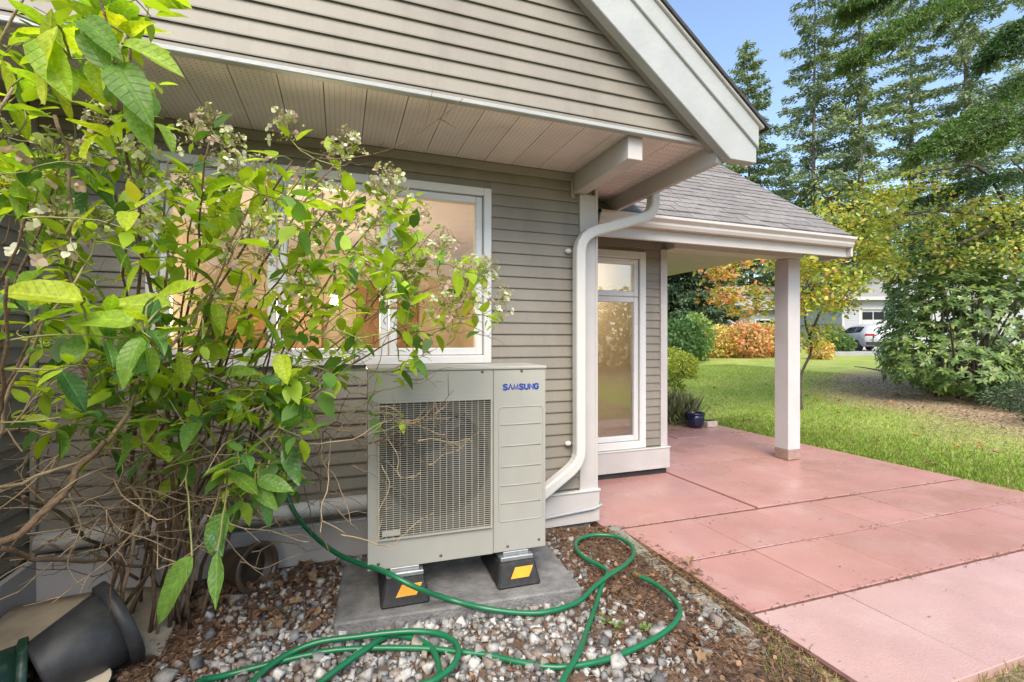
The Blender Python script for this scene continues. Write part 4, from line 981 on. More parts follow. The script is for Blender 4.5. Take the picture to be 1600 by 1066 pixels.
# stems joined per cane group; each thick cane its own part
for i, (pts, rad) in enumerate(cane_parts[:len(CT)]): MB().tube(pts, rad, 7).build('stem', m_bark if i % 3 else m_twig, hyd, True, fix=False)
b = MB()
for pts, rad in cane_parts[len(CT):]: b.tube(pts, rad, 5, False)
o = b.build('twigs', m_green_stem, hyd, True, fix=False); o['kind'] = 'stuff'
# bare dry tangle low down
def tangle(zones, mt):
    b = MB()
    for (x0, x1, y0, y1, d0, d1, n_, ln, r) in zones:
        for i in range(n_):
            p = atd(random.uniform(x0,x1), random.uniform(y0,y1), random.uniform(d0,d1)); out = [p.copy()]
            d = Vector((random.gauss(.25,1), random.gauss(0,.7), random.gauss(-.02,.5))).normalized(); s = random.uniform(0,90)
            k = random.randint(7, 14)
            for j in range(k):
                d = (d + Vector((mnoise.noise(Vector((j*.5,s,0))), mnoise.noise(Vector((j*.5,s,5))), mnoise.noise(Vector((j*.5,s,9)))))*.75).normalized()
                p = p + d*ln*random.uniform(.6,1.2); 
                if p.y > WY-.1: p.y = WY-.1
                if p.z < .22 or (p.x > -.8 and p.z < .42): break
                if p.x > -.12 and p.z < .62: break
                if p.x > -.0 and p.x < 1.2 and p.y > 2.36: p.y = 2.36
                out.append(p.copy())
                if random.random() < .3:
                    q = (d + Vector((random.gauss(0,.8), random.gauss(0,.8), random.gauss(0,.8)))).normalized()
                    q.z = max(q.z, -.2); e1 = p+q*ln*random.uniform(.8,1.6); e2 = e1+(q+Vector((0,0,random.uniform(-.5,.5)))).normalized()*ln
                    for e in (e1, e2):
                        if e.y > WY-.1: e.y = WY-.1
                    b.tube([p, e1, e2], [r*.7, r*.5, r*.3], 4, False)
            if len(out) > 2: b.tube(out, [r*(1-.6*j/len(out)) for j in range(len(out))], 5, False)
    o = b.build('dry_twigs', mt, hyd, True, fix=False); o['kind'] = 'stuff'
tangle([(0,560,600,880,1.7,2.6,90,.045,.0028), (100,420,650,850,1.6,2.4,34,.05,.0034), (0,200,640,860,1.5,2.2,18,.05,.0034)], m_twig)
tangle([(150,560,560,900,1.9,2.75,54,.05,.003), (190,360,700,900,2.2,2.75,30,.05,.004), (0,600,250,600,1.5,2.6,60,.045,.002)], m_bark)
tangle([(590,700,640,740,2.0,2.2,9,.03,.0026), (560,640,560,700,2.0,2.25,8,.035,.0026), (650,770,470,540,2.0,2.2,8,.025,.002)], m_twig)
for px0, py0, d0, px1, py1, d1, r in [(-30,880,1.3,170,690,1.55,.016),(165,695,1.55,330,450,1.75,.009),(-30,770,1.35,260,675,1.9,.008),(-20,855,1.4,300,880,2.3,.011),(120,560,2.4,280,900,2.6,.014),(250,930,2.55,350,560,2.4,.016),(270,930,2.5,230,600,2.5,.014),(300,930,2.5,420,640,2.3,.012),(285,940,2.45,300,560,2.2,.015),(180,880,2.3,40,780,1.6,.011),(215,905,2.4,60,850,1.7,.010),(190,760,2.5,255,930,2.6,.016),(100,330,1.5,150,660,1.9,.008),(85,180,1.2,120,480,1.4,.006)]:
    p0, p1 = atd(px0,py0,d0), atd(px1,py1,d1)
    for q in (p0, p1): q.y = min(q.y, WY-.12); q.z = max(q.z, .02)
    pts = wob(bez(p0, p0.lerp(p1,.5)+Vector((0,0,random.uniform(-.06,.08))), p1, 12), .04); MB().tube(pts, [.78*r*(1-.35*i/12) for i in range(13)], 8).build('stem', m_bark if r > .01 else m_twig, hyd, True, fix=False)
# leaves: the 300 that show largest are parts, the others one mass
def lsize(l): return l[3]/max(.2, (l[0]-CP).dot(CAMF))
leaves = [l for l in leaves if l[0].y < WY-.08 and not (l[0].x > 0 and l[0].y > 2.36)]
leaves.sort(key=lsize, reverse=True)
KM = {'hi': m_hleaf, 'lo': m_hleaf_lo, 'yel': m_hyel}
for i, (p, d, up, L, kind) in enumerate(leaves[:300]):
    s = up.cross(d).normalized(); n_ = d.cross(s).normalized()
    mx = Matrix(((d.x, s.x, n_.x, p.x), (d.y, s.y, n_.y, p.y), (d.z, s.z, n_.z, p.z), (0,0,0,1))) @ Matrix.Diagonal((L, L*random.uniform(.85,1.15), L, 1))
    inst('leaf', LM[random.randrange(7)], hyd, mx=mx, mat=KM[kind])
rest = leaves[300:]
if rest:
    P_ = np.array([l[0][:] for l in rest]); D_2 = unit(np.array([l[1][:] for l in rest])); s, nn = frames(D_2, np.array([l[2][:] for l in rest]), .1)
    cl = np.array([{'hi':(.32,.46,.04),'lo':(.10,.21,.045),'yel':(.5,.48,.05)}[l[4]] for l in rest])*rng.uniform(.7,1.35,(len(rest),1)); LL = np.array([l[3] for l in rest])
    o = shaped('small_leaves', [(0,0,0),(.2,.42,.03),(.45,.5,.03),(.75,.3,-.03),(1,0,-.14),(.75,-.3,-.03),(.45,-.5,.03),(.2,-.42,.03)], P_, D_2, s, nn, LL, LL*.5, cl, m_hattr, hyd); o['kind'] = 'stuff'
print('hydrangea leaves', len(leaves))
# flower heads
def panicle(seed):
    r = np.random.default_rng(seed); pos = []; dr = []; L = []; c = []
    for k in range(34):
        h = r.uniform(0,.09); rad = .055*(1-h/.12)*r.uniform(.2,1); a = r.uniform(0,6.28)
        e = np.array([rad*math.cos(a), rad*math.sin(a), h+rad*.4]); st = np.array([0,0,h*.6])
        pos.append(st); dr.append(e-st); L.append((np.linalg.norm(e-st), .0016)); c.append((.30,.30,.10))
        for q in range(3):
            pos.append(e+r.normal(0,.006,3)); dr.append(r.normal(0,1,3)); L.append((.008,.006)); c.append(((.42,.40,.18),(.34,.38,.13),(.5,.38,.27))[q])
    for k in range(11):
        a = r.uniform(0,6.28); h = r.uniform(0,.08); rad = .06*(1-h/.15)*r.uniform(.7,1.15); cp_ = np.array([rad*math.cos(a), rad*math.sin(a), h+.01])
        nr = unit(np.array([math.cos(a), math.sin(a), .9])+r.normal(0,.3,3)); t1 = unit(np.cross(nr, r.normal(0,1,3))); t2 = np.cross(nr, t1)
        cc = [(.66,.66,.50),(.58,.60,.34),(.64,.48,.38),(.52,.56,.22)][r.integers(0,4)]
        for q in range(4):
            d = t1*math.cos(q*1.571)+t2*math.sin(q*1.571)+nr*r.uniform(-.1,.35)
            pos.append(cp_); dr.append(d); L.append((.014*r.uniform(.8,1.3), .0145)); c.append(cc)
    pos = np.array(pos); dr = unit(np.array(dr)); L = np.array(L); s, nn = frames(dr)
    o = shaped('flower_head', LEAF6, pos, dr, s, nn, L[:,0], L[:,1], np.array(c)*r.uniform(.8,1.15,(len(c),1)), m_flower); me = o.data; bpy.data.objects.remove(o); return me
PM = [panicle(i) for i in range(4)]
for i, (p, ax, sc) in enumerate(flowers):
    d = (ax + Vector((0,0,.8))).normalized(); q = d.to_track_quat('Z','Y').to_matrix().to_4x4()
    inst('flower_head', PM[i % 4], hyd, mx=Matrix.Translation(p) @ q @ Matrix.Diagonal((sc,sc,sc*random.uniform(.8,1.3),1)))

# ------------------------------------------------------------------ background trees
def tube_tree(name, segs, mt, parent, n=7):
    b = MB()
    for pts, rad in segs: b.tube(pts, rad, n, False)
    return b.build(name, mt, parent, True, fix=False)
def conifer(px, depth, height, rad, label, cols, nb=230, start=.10, sparse=1.0, name='conifer_tree', clus=.28, gap=0.):
    p = atd(px, 533, depth); x, y = p.x, p.y; z0 = gz(x, y)-.3
    root = empty(name, (x, y, z0), label=label, cat='tree', group='tall conifers behind the porch')
    lean = rng.normal(0, .012, 2)
    def tp(h): return np.array([x+lean[0]*h*height, y+lean[1]*h*height, z0+h*height])
    tube_tree('trunk', [([Vector(tp(h)) for h in np.linspace(0,1,9)], [max(.02, .0085*height*(1-h*.97)) for h in np.linspace(0,1,9)])], m_trunk, root, 9)
    P_, D_, L_, W_2, segs, shade = [], [], [], [], [], []
    for i in range(nb):
        h = start+(1-start)*(i+rng.random()*4)/(nb+3); h = min(h, .995); az = i*2.39996+rng.normal(0,.35)
        bl = 1.25*rad*((1-h)**.72)*rng.uniform(.5,1.12)+.3
        if rng.random() < gap: bl *= .4
        o = np.array([math.cos(az), math.sin(az), 0]); base_ = tp(h); drop = rng.uniform(.10,.38)*(1-h*.8)
        def bp_(t): return base_ + o*bl*t + np.array([0,0,(.18*h*t - drop*t*t+.10*t**3*.6)*bl])
        segs.append(([Vector(bp_(t)) for t in (0,.4,.75,1)], [.035*(1-h)+.02,.02,.012,.005]))
        nc = max(10, int(bl*17*sparse))
        side = np.array([-o[1], o[0], 0])
        for k in range(nc):
            t = ((k+rng.random())/nc)**.85*.95+.05
            lat = rng.normal(0,.20)*bl*(.35+t*.5)*(1.12-t)
            pp_ = bp_(t)+side*lat+np.array([0,0,-abs(lat)*.35+rng.normal(0,.04)])
            for q in range(5):
                P_.append(pp_+rng.normal(0,.10,3)); d = o*rng.uniform(.3,1)+side*(np.sign(lat)*rng.uniform(0,.9)+rng.normal(0,.3))+np.array([0,0,rng.uniform(-.9,.05)])
                D_.append(d); s_ = clus*rng.uniform(.6,1.3); L_.append(s_); W_2.append(s_*rng.uniform(.3,.5)); shade.append(t)
    tube_tree('branches', segs, m_trunk, root, 4)['kind'] = 'stuff'
    P_ = np.array(P_); D_ = unit(np.array(D_)); s, nn = frames(D_)
    shaped('crown', DIAM, P_, D_, s, nn, np.array(L_), np.array(W_2), pal(cols, len(P_), .25), m_needle, root)
    return root
GC = [(.21,.28,.12),(.16,.23,.10),(.27,.33,.13),(.22,.28,.14)]
GC2 = [(.19,.255,.14),(.23,.29,.16),(.15,.21,.12)]
conifer(1176, 44, 29.0, 4.6, 'conifer with a slim pointed top just past the gable roof tip', GC, 170, sparse=1.2)
conifer(1268, 37, 30.0, 4.8, 'thin-topped conifer with a bare visible trunk rising behind the porch roof', GC2, 130, sparse=1.0, gap=.18)
conifer(1346, 35, 32.5, 5.2, 'broad tall conifer with drooping tiers behind the maple and porch post', GC, 135, sparse=1.1, gap=.15)
conifer(1425, 40, 36.0, 5.0, 'tall open-branched conifer with sky showing through behind the near fir boughs', GC2, 120, sparse=.95, gap=.2)
conifer(1520, 34, 33.0, 5.5, 'dark broad conifer rising behind the rhododendron', GC2, 150, sparse=1.0, gap=.1)
conifer(1600, 44, 38.0, 5.5, 'tall conifer partly hidden by the hanging fir boughs', GC, 120, sparse=.8, gap=.2)
conifer(1128, 52, 24.0, 4.8, 'shorter conifer peeking over the porch roof below the gable tip', GC, 140, sparse=1.1)
conifer(1222, 54, 23.0, 4.4, 'mid-height conifer between the slim pointed one and the bare-trunked one', GC2, 140, sparse=1.0)
conifer(1310, 58, 22.0, 6.0, 'low wide conifer filling the gap behind the porch roof corner', GC2, 120, sparse=1.0)
conifer(1062, 30, 9.5, 3.4, 'dark bushy evergreen standing behind the house corner beyond the lawn', [(.04,.08,.04),(.055,.10,.045),(.08,.12,.05)], 130, start=.03, sparse=1.6)

# near fir with boughs hanging into view; its trunk stands beside the frame
fb_ = atd(1830, 560, 9.0); fz = gz(fb_.x, fb_.y)
fir = empty('fir_tree', (fb_.x, fb_.y, fz), label='near fir tree with bright green boughs hanging over the bank', cat='tree')
tube_tree('trunk', [([Vector((fb_.x, fb_.y, fz-.2)), Vector((fb_.x+.05, fb_.y, 4)), Vector((fb_.x, fb_.y+.05, 9)), Vector((fb_.x, fb_.y, 13))], [.32,.27,.2,.1])], m_trunk, fir, 12)
def bough(pix, wid, ncl, cols, drop=.6):
    pts = cm([atd(*q) for q in pix], 8); k = len(pts); segs = [([Vector((fb_.x, fb_.y, pts[0].z+.3))]+pts, [.05]+[.03*(1-i/k)+.005 for i in range(k)])]
    P_, D_ = [], []
    for i in range(ncl):
        t = rng.beta(1.5,1.1)*(k-1.01); a = int(t); p = pts[a].lerp(pts[a+1], t-a); ax = (pts[a+1]-pts[a]).normalized()
        sd = ax.cross(Vector((0,0,1))).normalized(); sg = random.choice((-1,1))
        ln = wid*(.25+.75*math.sin(math.pi*min(1,(t/k)*.75+.22)))*random.uniform(.5,1.1)
        d = (sd*sg*random.uniform(.5,1.)+ax*random.uniform(.5,1.0)+Vector((0,0,random.uniform(-drop,.1)))).normalized()
        e = p+d*ln+Vector((0,0,-.26*ln)); m_ = p+d*ln*.5
        segs.append(([p, m_, e], [.008,.005,.003])); 
        side = d.cross(Vector((0,0,1))).normalized(); ns = int(ln*20)+3
        for j in range(ns):
            u = (j+.5)/ns; q0 = p.lerp(m_, u*2) if u < .5 else m_.lerp(e, u*2-1); s2 = 1 if j % 2 else -1
            l2 = .20*(1.08-u)*random.uniform(.6,1.2)+.05; d2 = (side*s2*.85+d*.8+Vector((0,0,random.uniform(-.35,.05)))).normalized()
            nn_ = int(l2*85)+3
            for w in range(nn_):
                f = w/nn_; q = q0+d2*l2*f+Vector((0,0,-.15*l2*f*f)); nd = (d2*.75+Vector((random.gauss(0,.55),random.gauss(0,.55),random.gauss(.1,.5))))
                P_.append(q[:]); D_.append(nd[:])
    P_ = np.array(P_); D_ = unit(np.array(D_)); s, nn = frames(D_)
    bo = tube_tree('bough', segs, m_trunk, fir, 5)
    o = shaped('needles', DIAM, P_, D_, s, nn, rng.uniform(.04,.075,len(P_)), rng.uniform(.014,.022,len(P_)), pal(cols, len(P_), .25), m_needle, bo)
    o['kind'] = 'stuff'
    return len(P_)
FC = [(.12,.22,.06),(.10,.18,.05),(.18,.27,.075),(.07,.14,.045)]; FD = [(.055,.12,.04),(.07,.14,.045),(.04,.09,.035)]
nn_tot = 0
nn_tot += bough([(1680,-90,8.6),(1580,-30,8.2),(1480,5,7.9),(1400,40,7.7),(1330,85,7.6)], .85, 150, FC)
nn_tot += bough([(1600,-80,8.4),(1480,-50,8.2),(1390,-25,8.0),(1330,5,7.9)], .75, 100, FC)
nn_tot += bough([(1700,60,7.8),(1620,110,7.4),(1540,165,7.1),(1480,200,7.0),(1448,232,6.9)], .75, 150, FC)
nn_tot += bough([(1700,130,7.4),(1640,170,7.2),(1580,190,7.0),(1520,225,6.9)], .65, 110, FC)
nn_tot += bough([(1720,-40,7.2),(1650,0,7.0),(1590,40,6.9),(1560,75,6.9)], .7, 80, FD)
nn_tot += bough([(1700,250,9.4),(1600,270,9.2),(1520,280,9.2),(1440,310,9.2)], .7, 60, FD)
print('needles', nn_tot)

# generic leafy crown on twigs
def leafy(root, tips, origin_nodes, nper, spread, L, cols, mt, bark, r0=.012, flat=.5, name='crown', droop=.2, up_bias=0.):
    segs = []; P_, D_ = [], []; nds = [Vector(q) for q in origin_nodes]
    for tpnt in tips:
        tpnt = Vector(tpnt); p0 = min(nds, key=lambda q: (q-tpnt).length+ (.4 if q.z > tpnt.z+.3 else 0)); c = p0.lerp(tpnt,.5)+Vector((random.gauss(0,.06),random.gauss(0,.06),.12*(tpnt-p0).length))
        pts = bez(p0, c, tpnt, 5); segs.append((pts, [r0*(1-.14*i) for i in range(6)])); nds.extend(pts[2:4])
        for j in range(nper):
            t = random.random(); i = int(t*4.999); q = pts[i].lerp(pts[i+1], t*5-i) + Vector((random.gauss(0,spread),random.gauss(0,spread),random.gauss(0,spread*flat)))
            P_.append(q[:]); D_.append((random.gauss(0,1),random.gauss(0,1),random.gauss(-droop,.5)))
    tube_tree('twigs' , segs, bark, root, 4)['kind'] = 'stuff'
    P_ = np.array(P_); D_ = unit(np.array(D_)); s, nn = frames(D_)
    Ls = L*rng.uniform(.6,1.3,len(P_))
    c_ = cols(P_) if callable(cols) else pal(cols, len(P_), .25)
    o = shaped(name, LEAF6, P_, D_, s, nn, Ls, Ls*.55, c_, mt, root); return o

# vine maple behind the post
mb_ = atd(1252, 640, 8.6); mz = gz(mb_.x, mb_.y)
maple = empty('maple_tree', (mb_.x, mb_.y, mz), label='small maple turning orange and yellow behind the porch post', cat='tree')
limbs = []
for pix in ([(1252,648,8.6),(1251,590,8.6),(1268,545,8.6),(1258,500,8.6),(1262,440,8.6),(1270,390,8.7)], [(1253,640,8.62),(1240,560,8.8),(1238,500,8.9),(1200,450,9.0),(1150,425,9.2)], [(1262,535,8.6),(1285,480,8.5),(1310,440,8.5)], [(1240,520,8.8),(1225,470,9.2),(1220,420,9.6)], [(1205,455,9.),(1170,460,8.6),(1130,455,8.4)]):
    pts = cm([atd(*q) for q in pix], 5); limbs.append((pts, [.028*(1-.75*i/len(pts)) for i in range(len(pts))]))
tube_tree('trunk', limbs, m_trunk2, maple, 8)
tips = [atd(random.uniform(1105,1335), random.uniform(392,500), random.uniform(7.6,10)) for _ in range(80)] + [atd(random.uniform(1265,1310), random.uniform(480,545), random.uniform(8.2,9)) for _ in range(7)] + [atd(random.uniform(1110,1180), random.uniform(470,520), random.uniform(8.2,9)) for _ in range(4)]
def mcol(P_):
    rel = (P_[:,0]*cs-P_[:,1]*sn)/(P_[:,0]*sn+P_[:,1]*cs)*F+800
    pr_ = np.clip((1225-rel)/150, 0.08, .62); r_ = rng.random(len(P_))
    c = pal([(.33,.40,.07),(.44,.46,.07),(.26,.35,.07),(.52,.46,.08)], len(P_), .2); oc = pal([(.68,.26,.10),(.70,.36,.13),(.62,.20,.11),(.66,.45,.14)], len(P_), .2)
    return np.where((r_ < pr_)[:,None], oc, c)
leafy(maple, tips, [q for p, _ in limbs for q in p[6:]], 52, .13, .085, mcol, m_foliage, m_trunk2, .009, .35)

# yellowing tree over the rhododendron
yb_ = atd(1640, 600, 10.2); yz = gz(yb_.x, yb_.y)
yt = empty('deciduous_tree', (yb_.x, yb_.y, yz), label='yellow-green leafed tree arching over the rhododendron', cat='tree')
limbs = []
for pix in ([(1640,620,10.2),(1630,480,10.2),(1600,380,10),(1540,320,9.6),(1460,285,9.2),(1385,300,9.0)], [(1625,440,10.2),(1560,350,9.2),(1470,330,8.6),(1390,340,8.4),(1300,330,8.3)], [(1610,400,10),(1540,270,9.2),(1470,265,9.0),(1420,275,8.9)], [(1600,380,10),(1620,300,9.0),(1580,250,8.6)], [(1560,350,9.2),(1500,380,8.8),(1420,380,8.6)]):
    pts = cm([atd(*q) for q in pix], 5); limbs.append((pts, [.038*(1-.8*i/len(pts)) for i in range(len(pts))]))
tube_tree('trunk', limbs, m_trunk2, yt, 8)
tips = [atd(random.uniform(1330,1640), random.uniform(300,440), random.uniform(8.0,10.4)) for _ in range(100)] + [atd(random.uniform(1268,1400), random.uniform(310,400), random.uniform(8.0,9.2)) for _ in range(44)] + [atd(random.uniform(1300,1420), random.uniform(395,455), random.uniform(8.2,9.4)) for _ in range(26)] + [atd(random.uniform(1270,1500), random.uniform(268,310), random.uniform(8.2,9.4)) for _ in range(14)]
leafy(yt, tips, [q for p, _ in limbs for q in p[5:]], 46, .13, .078, [(.34,.42,.08),(.42,.48,.09),(.26,.37,.075),(.38,.44,.11),(.54,.52,.11),(.58,.42,.12)], m_foliage, m_trunk2, .010, .6, droop=.35)

# rhododendron: rosettes on an uneven mound
rc = atd(1505, 560, 9.2)
rho = empty('rhododendron', (rc.x, rc.y, gz(rc.x, rc.y)), label='large dark green rhododendron bush on the brown bank', cat='shrub')
lumps = [(1510,520,9.0,1.2,1.25),(1440,555,9.0,.72,.6),(1590,520,9.0,1.2,1.2),(1478,470,9.6,.9,.9),(1545,435,9.6,1.1,1.0),(1425,535,10.0,.62,.7),(1650,470,9.4,1.4,1.6),(1500,575,8.5,.7,.48),(1455,425,10,.65,.7),(1600,410,10,1.1,.9),(1530,380,10.2,.9,.7),(1425,480,10.2,.5,.6),(1470,385,10.2,.7,.55),(1590,370,10.2,.9,.7),(1418,440,10.4,.45,.5)]
P_, D_, U_ = [], [], []
C0 = np.array([atd(a, b_, d)[:] for a, b_, d, _, _ in lumps]); RR = np.array([(r, r, h) for *_, r, h in lumps])
for li in range(len(lumps)):
    nro = int(640*RR[li,0]**2)
    for k in range(nro):
        v_ = unit(rng.normal(0,1,3)); sc = rng.uniform(.8,1.08); p = C0[li]+v_*RR[li]*sc*(1+.13*mnoise.noise(Vector(v_*2.6)+Vector((li*7,0,0))))
        inside = (((p-C0)/RR)**2).sum(1); inside[li] = 9
        if inside.min() < .6 or p[2] < gz(p[0], p[1])+.08: continue
        ax = unit(v_+np.array([0,0,.65])); nl = rng.integers(6,10); t1 = unit(np.cross(ax, rng.normal(0,1,3))); t2 = np.cross(ax, t1)
        for q in range(nl):
            a = 6.283*q/nl+rng.normal(0,.2); d = t1*math.cos(a)+t2*math.sin(a)+ax*rng.uniform(-.25,.45)
            P_.append(p); D_.append(d); U_.append(ax)
P_ = np.array(P_); D_ = unit(np.array(D_)); s, nn = frames(D_, np.array(U_), .12); LL = rng.uniform(.075,.13,len(P_))
shaped('crown', LEAF6, P_, D_, s, nn, LL, LL*.36, pal([(.12,.20,.06),(.16,.25,.07),(.08,.15,.045),(.24,.31,.085)], len(P_), .25), m_gloss, rho)
segs = []
for k in range(26):
    t = C0[k % len(lumps)]; b0_ = Vector((rc.x+random.gauss(0,.35), rc.y+random.gauss(0,.35), gz(rc.x, rc.y)-.05)); e = Vector(t)+Vector((random.gauss(0,.5),random.gauss(0,.5),random.gauss(0,.35)))
    segs.append((bez(b0_, b0_.lerp(e,.5)+Vector((0,0,.2)), e, 7), [.035*(1-.11*i) for i in range(8)]))
tube_tree('trunk', segs, m_trunk2, rho, 6)
print('rhodo', len(P_))

def shrub(name, px, py, depth, rx, rz, n_, L, cols, label, mt=None, group=None, W=.5, squash=1.0):
    c = atd(px, py, depth); g = gz(c.x, c.y); c.z = g+rz*.9
    root = empty(name, (c.x, c.y, g), label=label, cat='shrub', group=group)
    v_ = unit(rng.normal(0,1,(n_,3))); rad = rng.uniform(.55,1.05,n_)**.6
    lum = np.array([1+.22*mnoise.noise(Vector(q*2.4)+Vector((px,py,0))) for q in v_])
    P_ = np.array(c[:])+v_*np.array([rx,rx*squash,rz])*(rad*lum)[:,None]; P_[:,2] = np.maximum(P_[:,2], g+.02)
    D_ = unit(v_+rng.normal(0,.7,(n_,3))); s, nn = frames(D_, v_, .5); LL = L*rng.uniform(.6,1.3,n_)
    shaped('foliage', LEAF6, P_, D_, s, nn, LL, LL*W, pal(cols, n_, .28), mt or m_foliage, root)
    b0_ = Vector((c.x, c.y, g-.05)); segs = []
    for k in range(9):
        e = Vector(c)+Vector((random.gauss(0,rx*.4), random.gauss(0,rx*.4), random.uniform(-.2,.6)*rz)); segs.append((bez(b0_, b0_.lerp(e,.5), e, 4), [.02*rx+.006]*2+[.012*rx+.004]*3))
    tube_tree('stems', segs, m_trunk2, root, 5); return root
OR = [(.66,.28,.14),(.60,.38,.15),(.68,.40,.2),(.42,.40,.12),(.60,.22,.14)]
shrub('azalea_bush', 1122, 530, 21, 1.0, .72, 2600, .14, [(.52,.47,.12),(.56,.44,.13),(.62,.36,.16)], 'yellow-orange azalea at the house end of the autumn row', group='autumn azaleas across the lawn')
shrub('azalea_bush', 1165, 528, 21, 1.35, .78, 3400, .14, OR, 'orange azalea in the middle of the autumn row', group='autumn azaleas across the lawn')
shrub('azalea_bush', 1205, 528, 21.5, 1.2, .8, 3000, .14, [(.30,.37,.10),(.44,.42,.13),(.6,.36,.17)], 'green and orange azalea of the autumn row, next to the porch post', group='autumn azaleas across the lawn')
shrub('azalea_bush', 1282, 535, 19, .42, .42, 1100, .11, [(.68,.38,.14),(.64,.46,.14),(.52,.45,.12)], 'small orange azalea between the maple trunk and the driveway', group='autumn azaleas across the lawn')
shrub('round_shrub', 1308, 530, 25, .75, .5, 2400, .13, [(.08,.17,.045),(.11,.2,.05),(.14,.22,.06)], 'round green clipped shrub in front of the garage wall')
shrub('round_shrub', 1304, 518, 27.5, .6, .8, 1500, .13, [(.20,.24,.07),(.16,.22,.06)], 'taller pale green shrub behind the round clipped one')
shrub('yellow_shrub', 1066, 548, 13.5, .42, .38, 1700, .07, [(.36,.38,.05),(.30,.34,.05),(.24,.30,.05)], 'clipped yellow-green shrub at the edge of the lawn by the house corner')
shrub('yellow_shrub', 1048, 545, 14.5, .42, .42, 1500, .07, [(.34,.36,.05),(.24,.3,.05)], 'yellow-green shrub half hidden by the porch corner board')
shrub('leafy_shrub', 1086, 515, 19, .7, 1.0, 2400, .13, [(.22,.33,.08),(.27,.36,.09),(.16,.26,.07)], 'mid green leafy shrub between the dark evergreen and the azaleas')
shrub('leafy_shrub', 1062, 515, 18, .9, .9, 2400, .14, [(.06,.13,.04),(.08,.16,.045)], 'dark green shrub beside the house corner behind the yellow shrubs')
shrub('leafy_shrub', 1050, 590, 8.6, .22, .42, 1200, .06, [(.2,.27,.045),(.28,.33,.05),(.34,.33,.06),(.14,.22,.04)], 'slim bright green shrub growing against the porch corner')
shrub('juniper_shrub', 1606, 612, 7.6, .6, .22, 3000, .06, [(.08,.13,.07),(.10,.15,.08),(.06,.10,.06)], 'low dark green creeping juniper on the bank beside the rhododendron', W=.3)
shrub('juniper_shrub', 1690, 632, 6.4, .6, .22, 2000, .06, [(.045,.085,.05),(.06,.105,.06)], 'low dark juniper at the patio side of the bank', W=.3)
hd = empty('reflection_hedge', (6, -9, 0), label='unseen leafy green hedge behind the camera, added for reflections in the porch window', cat='hedge')  # unseen hedge behind the camera, added for green reflections in the porch glass
n_ = 9000; P_ = np.stack([rng.uniform(-8,20,n_), -9+rng.normal(0,.5,n_), rng.uniform(0,1,n_)**.8*3.4+rng.normal(0,.25,n_)],1); D_ = unit(rng.normal(0,1,(n_,3))); s_h, nn = frames(D_)
shaped('foliage', LEAF6, P_, D_, s_h, nn, rng.uniform(.2,.4,n_), .2, pal([(.10,.18,.05),(.16,.24,.06),(.22,.28,.07)], n_), m_foliage, hd)
tube_tree('stems', [([Vector((x_, -9, -.1)), Vector((x_+.1, -9.1, 1.5)), Vector((x_, -9, 3))], [.06,.045,.02]) for x_ in np.arange(-7.5,20,1.2)], m_trunk2, hd, 5)['kind'] = 'stuff'
# ornamental grass by the blue pot
og = onZ(1056, 662, 0); og.x += .05; n_ = 900
P_ = np.stack([og.x+rng.normal(0,.13,n_), og.y+.15+rng.normal(0,.13,n_), np.full(n_, .0)], 1); D_ = unit(np.stack([rng.normal(0,.42,n_), rng.normal(0,.42,n_), np.ones(n_)],1)); s, nn = frames(D_, np.stack([rng.normal(0,1,n_),rng.normal(0,1,n_),np.zeros(n_)],1), .1)
og_r = empty('ornamental_grass', (og.x, og.y+.15, 0), label='pale tufted ornamental grass beside the blue pot', cat='plant')
shaped('blades', [(0,-.5,0),(0,.5,0),(.5,.45,.03),(.8,.3,-.05),(1,0,-.2),(.8,-.3,-.05),(.5,-.45,.03)], P_, D_, s, nn, rng.uniform(.3,.72,n_), .007, pal([(.36,.38,.24),(.42,.40,.28),(.24,.30,.12),(.3,.33,.2)], n_, .2), m_foliage, og_r)['kind'] = 'stuff'
# little weeds on the gravel
for px, py in ((965,985),(945,975),(1010,990)):
    p = onZ(px, py, .03); w = empty('weed', (p.x, p.y, bedz(p.x, p.y)), label='tiny green weed sprouting from the gravel inside the hose loop', cat='weed', group='weeds in the gravel')
    n_ = 14; P_ = np.tile([p.x, p.y, bedz(p.x,p.y)+.02], (n_,1))+rng.normal(0,.012,(n_,3)); D_ = unit(np.stack([rng.normal(0,1,n_), rng.normal(0,1,n_), rng.uniform(.1,.8,n_)],1)); s, nn = frames(D_, None, .1)
    shaped('leaves', LEAF6, P_, D_, s, nn, rng.uniform(.02,.035,n_), .014, pal([(.16,.28,.06),(.22,.32,.08)], n_), m_foliage, w)

# ------------------------------------------------------------------ neighbour's garage, wing and car
def nb_house(px, depth, label, rot=0):
    p = atd(px, 533, depth); z = gz(p.x, p.y); return empty('neighbour_house', (p.x, p.y, z-.02), R(-YAW+rot), label=label, cat='house')
g = nb_house(1316, 29, 'white sided garage with panelled door across the lawn', -3)
box('wall', (0, 1.05, 0, 6, 0, 3.2), m_nwall, g, 0, True); box('wall', (5.4, 8, 0, 6, 0, 3.2), m_nwall, g, 0, True); box('wall', (1.05, 5.4, .0, 6, 2.55, 3.2), m_nwall, g, 0, True)
for i in range(26): box('siding_board', (.12, .93, -.022, -.002, .05+i*.12, .05+i*.12+.108), m_nwall, g, .004, True)
for xx in (-.02, .935): box('corner_board', (xx, xx+.13, -.04, .1, 0, 3.2), m_trim, g, .005, True)
gd = box('garage_door', (1.18, 5.28, .08, .14, 0.02, 2.5), m_ndoor, g, 0, True)
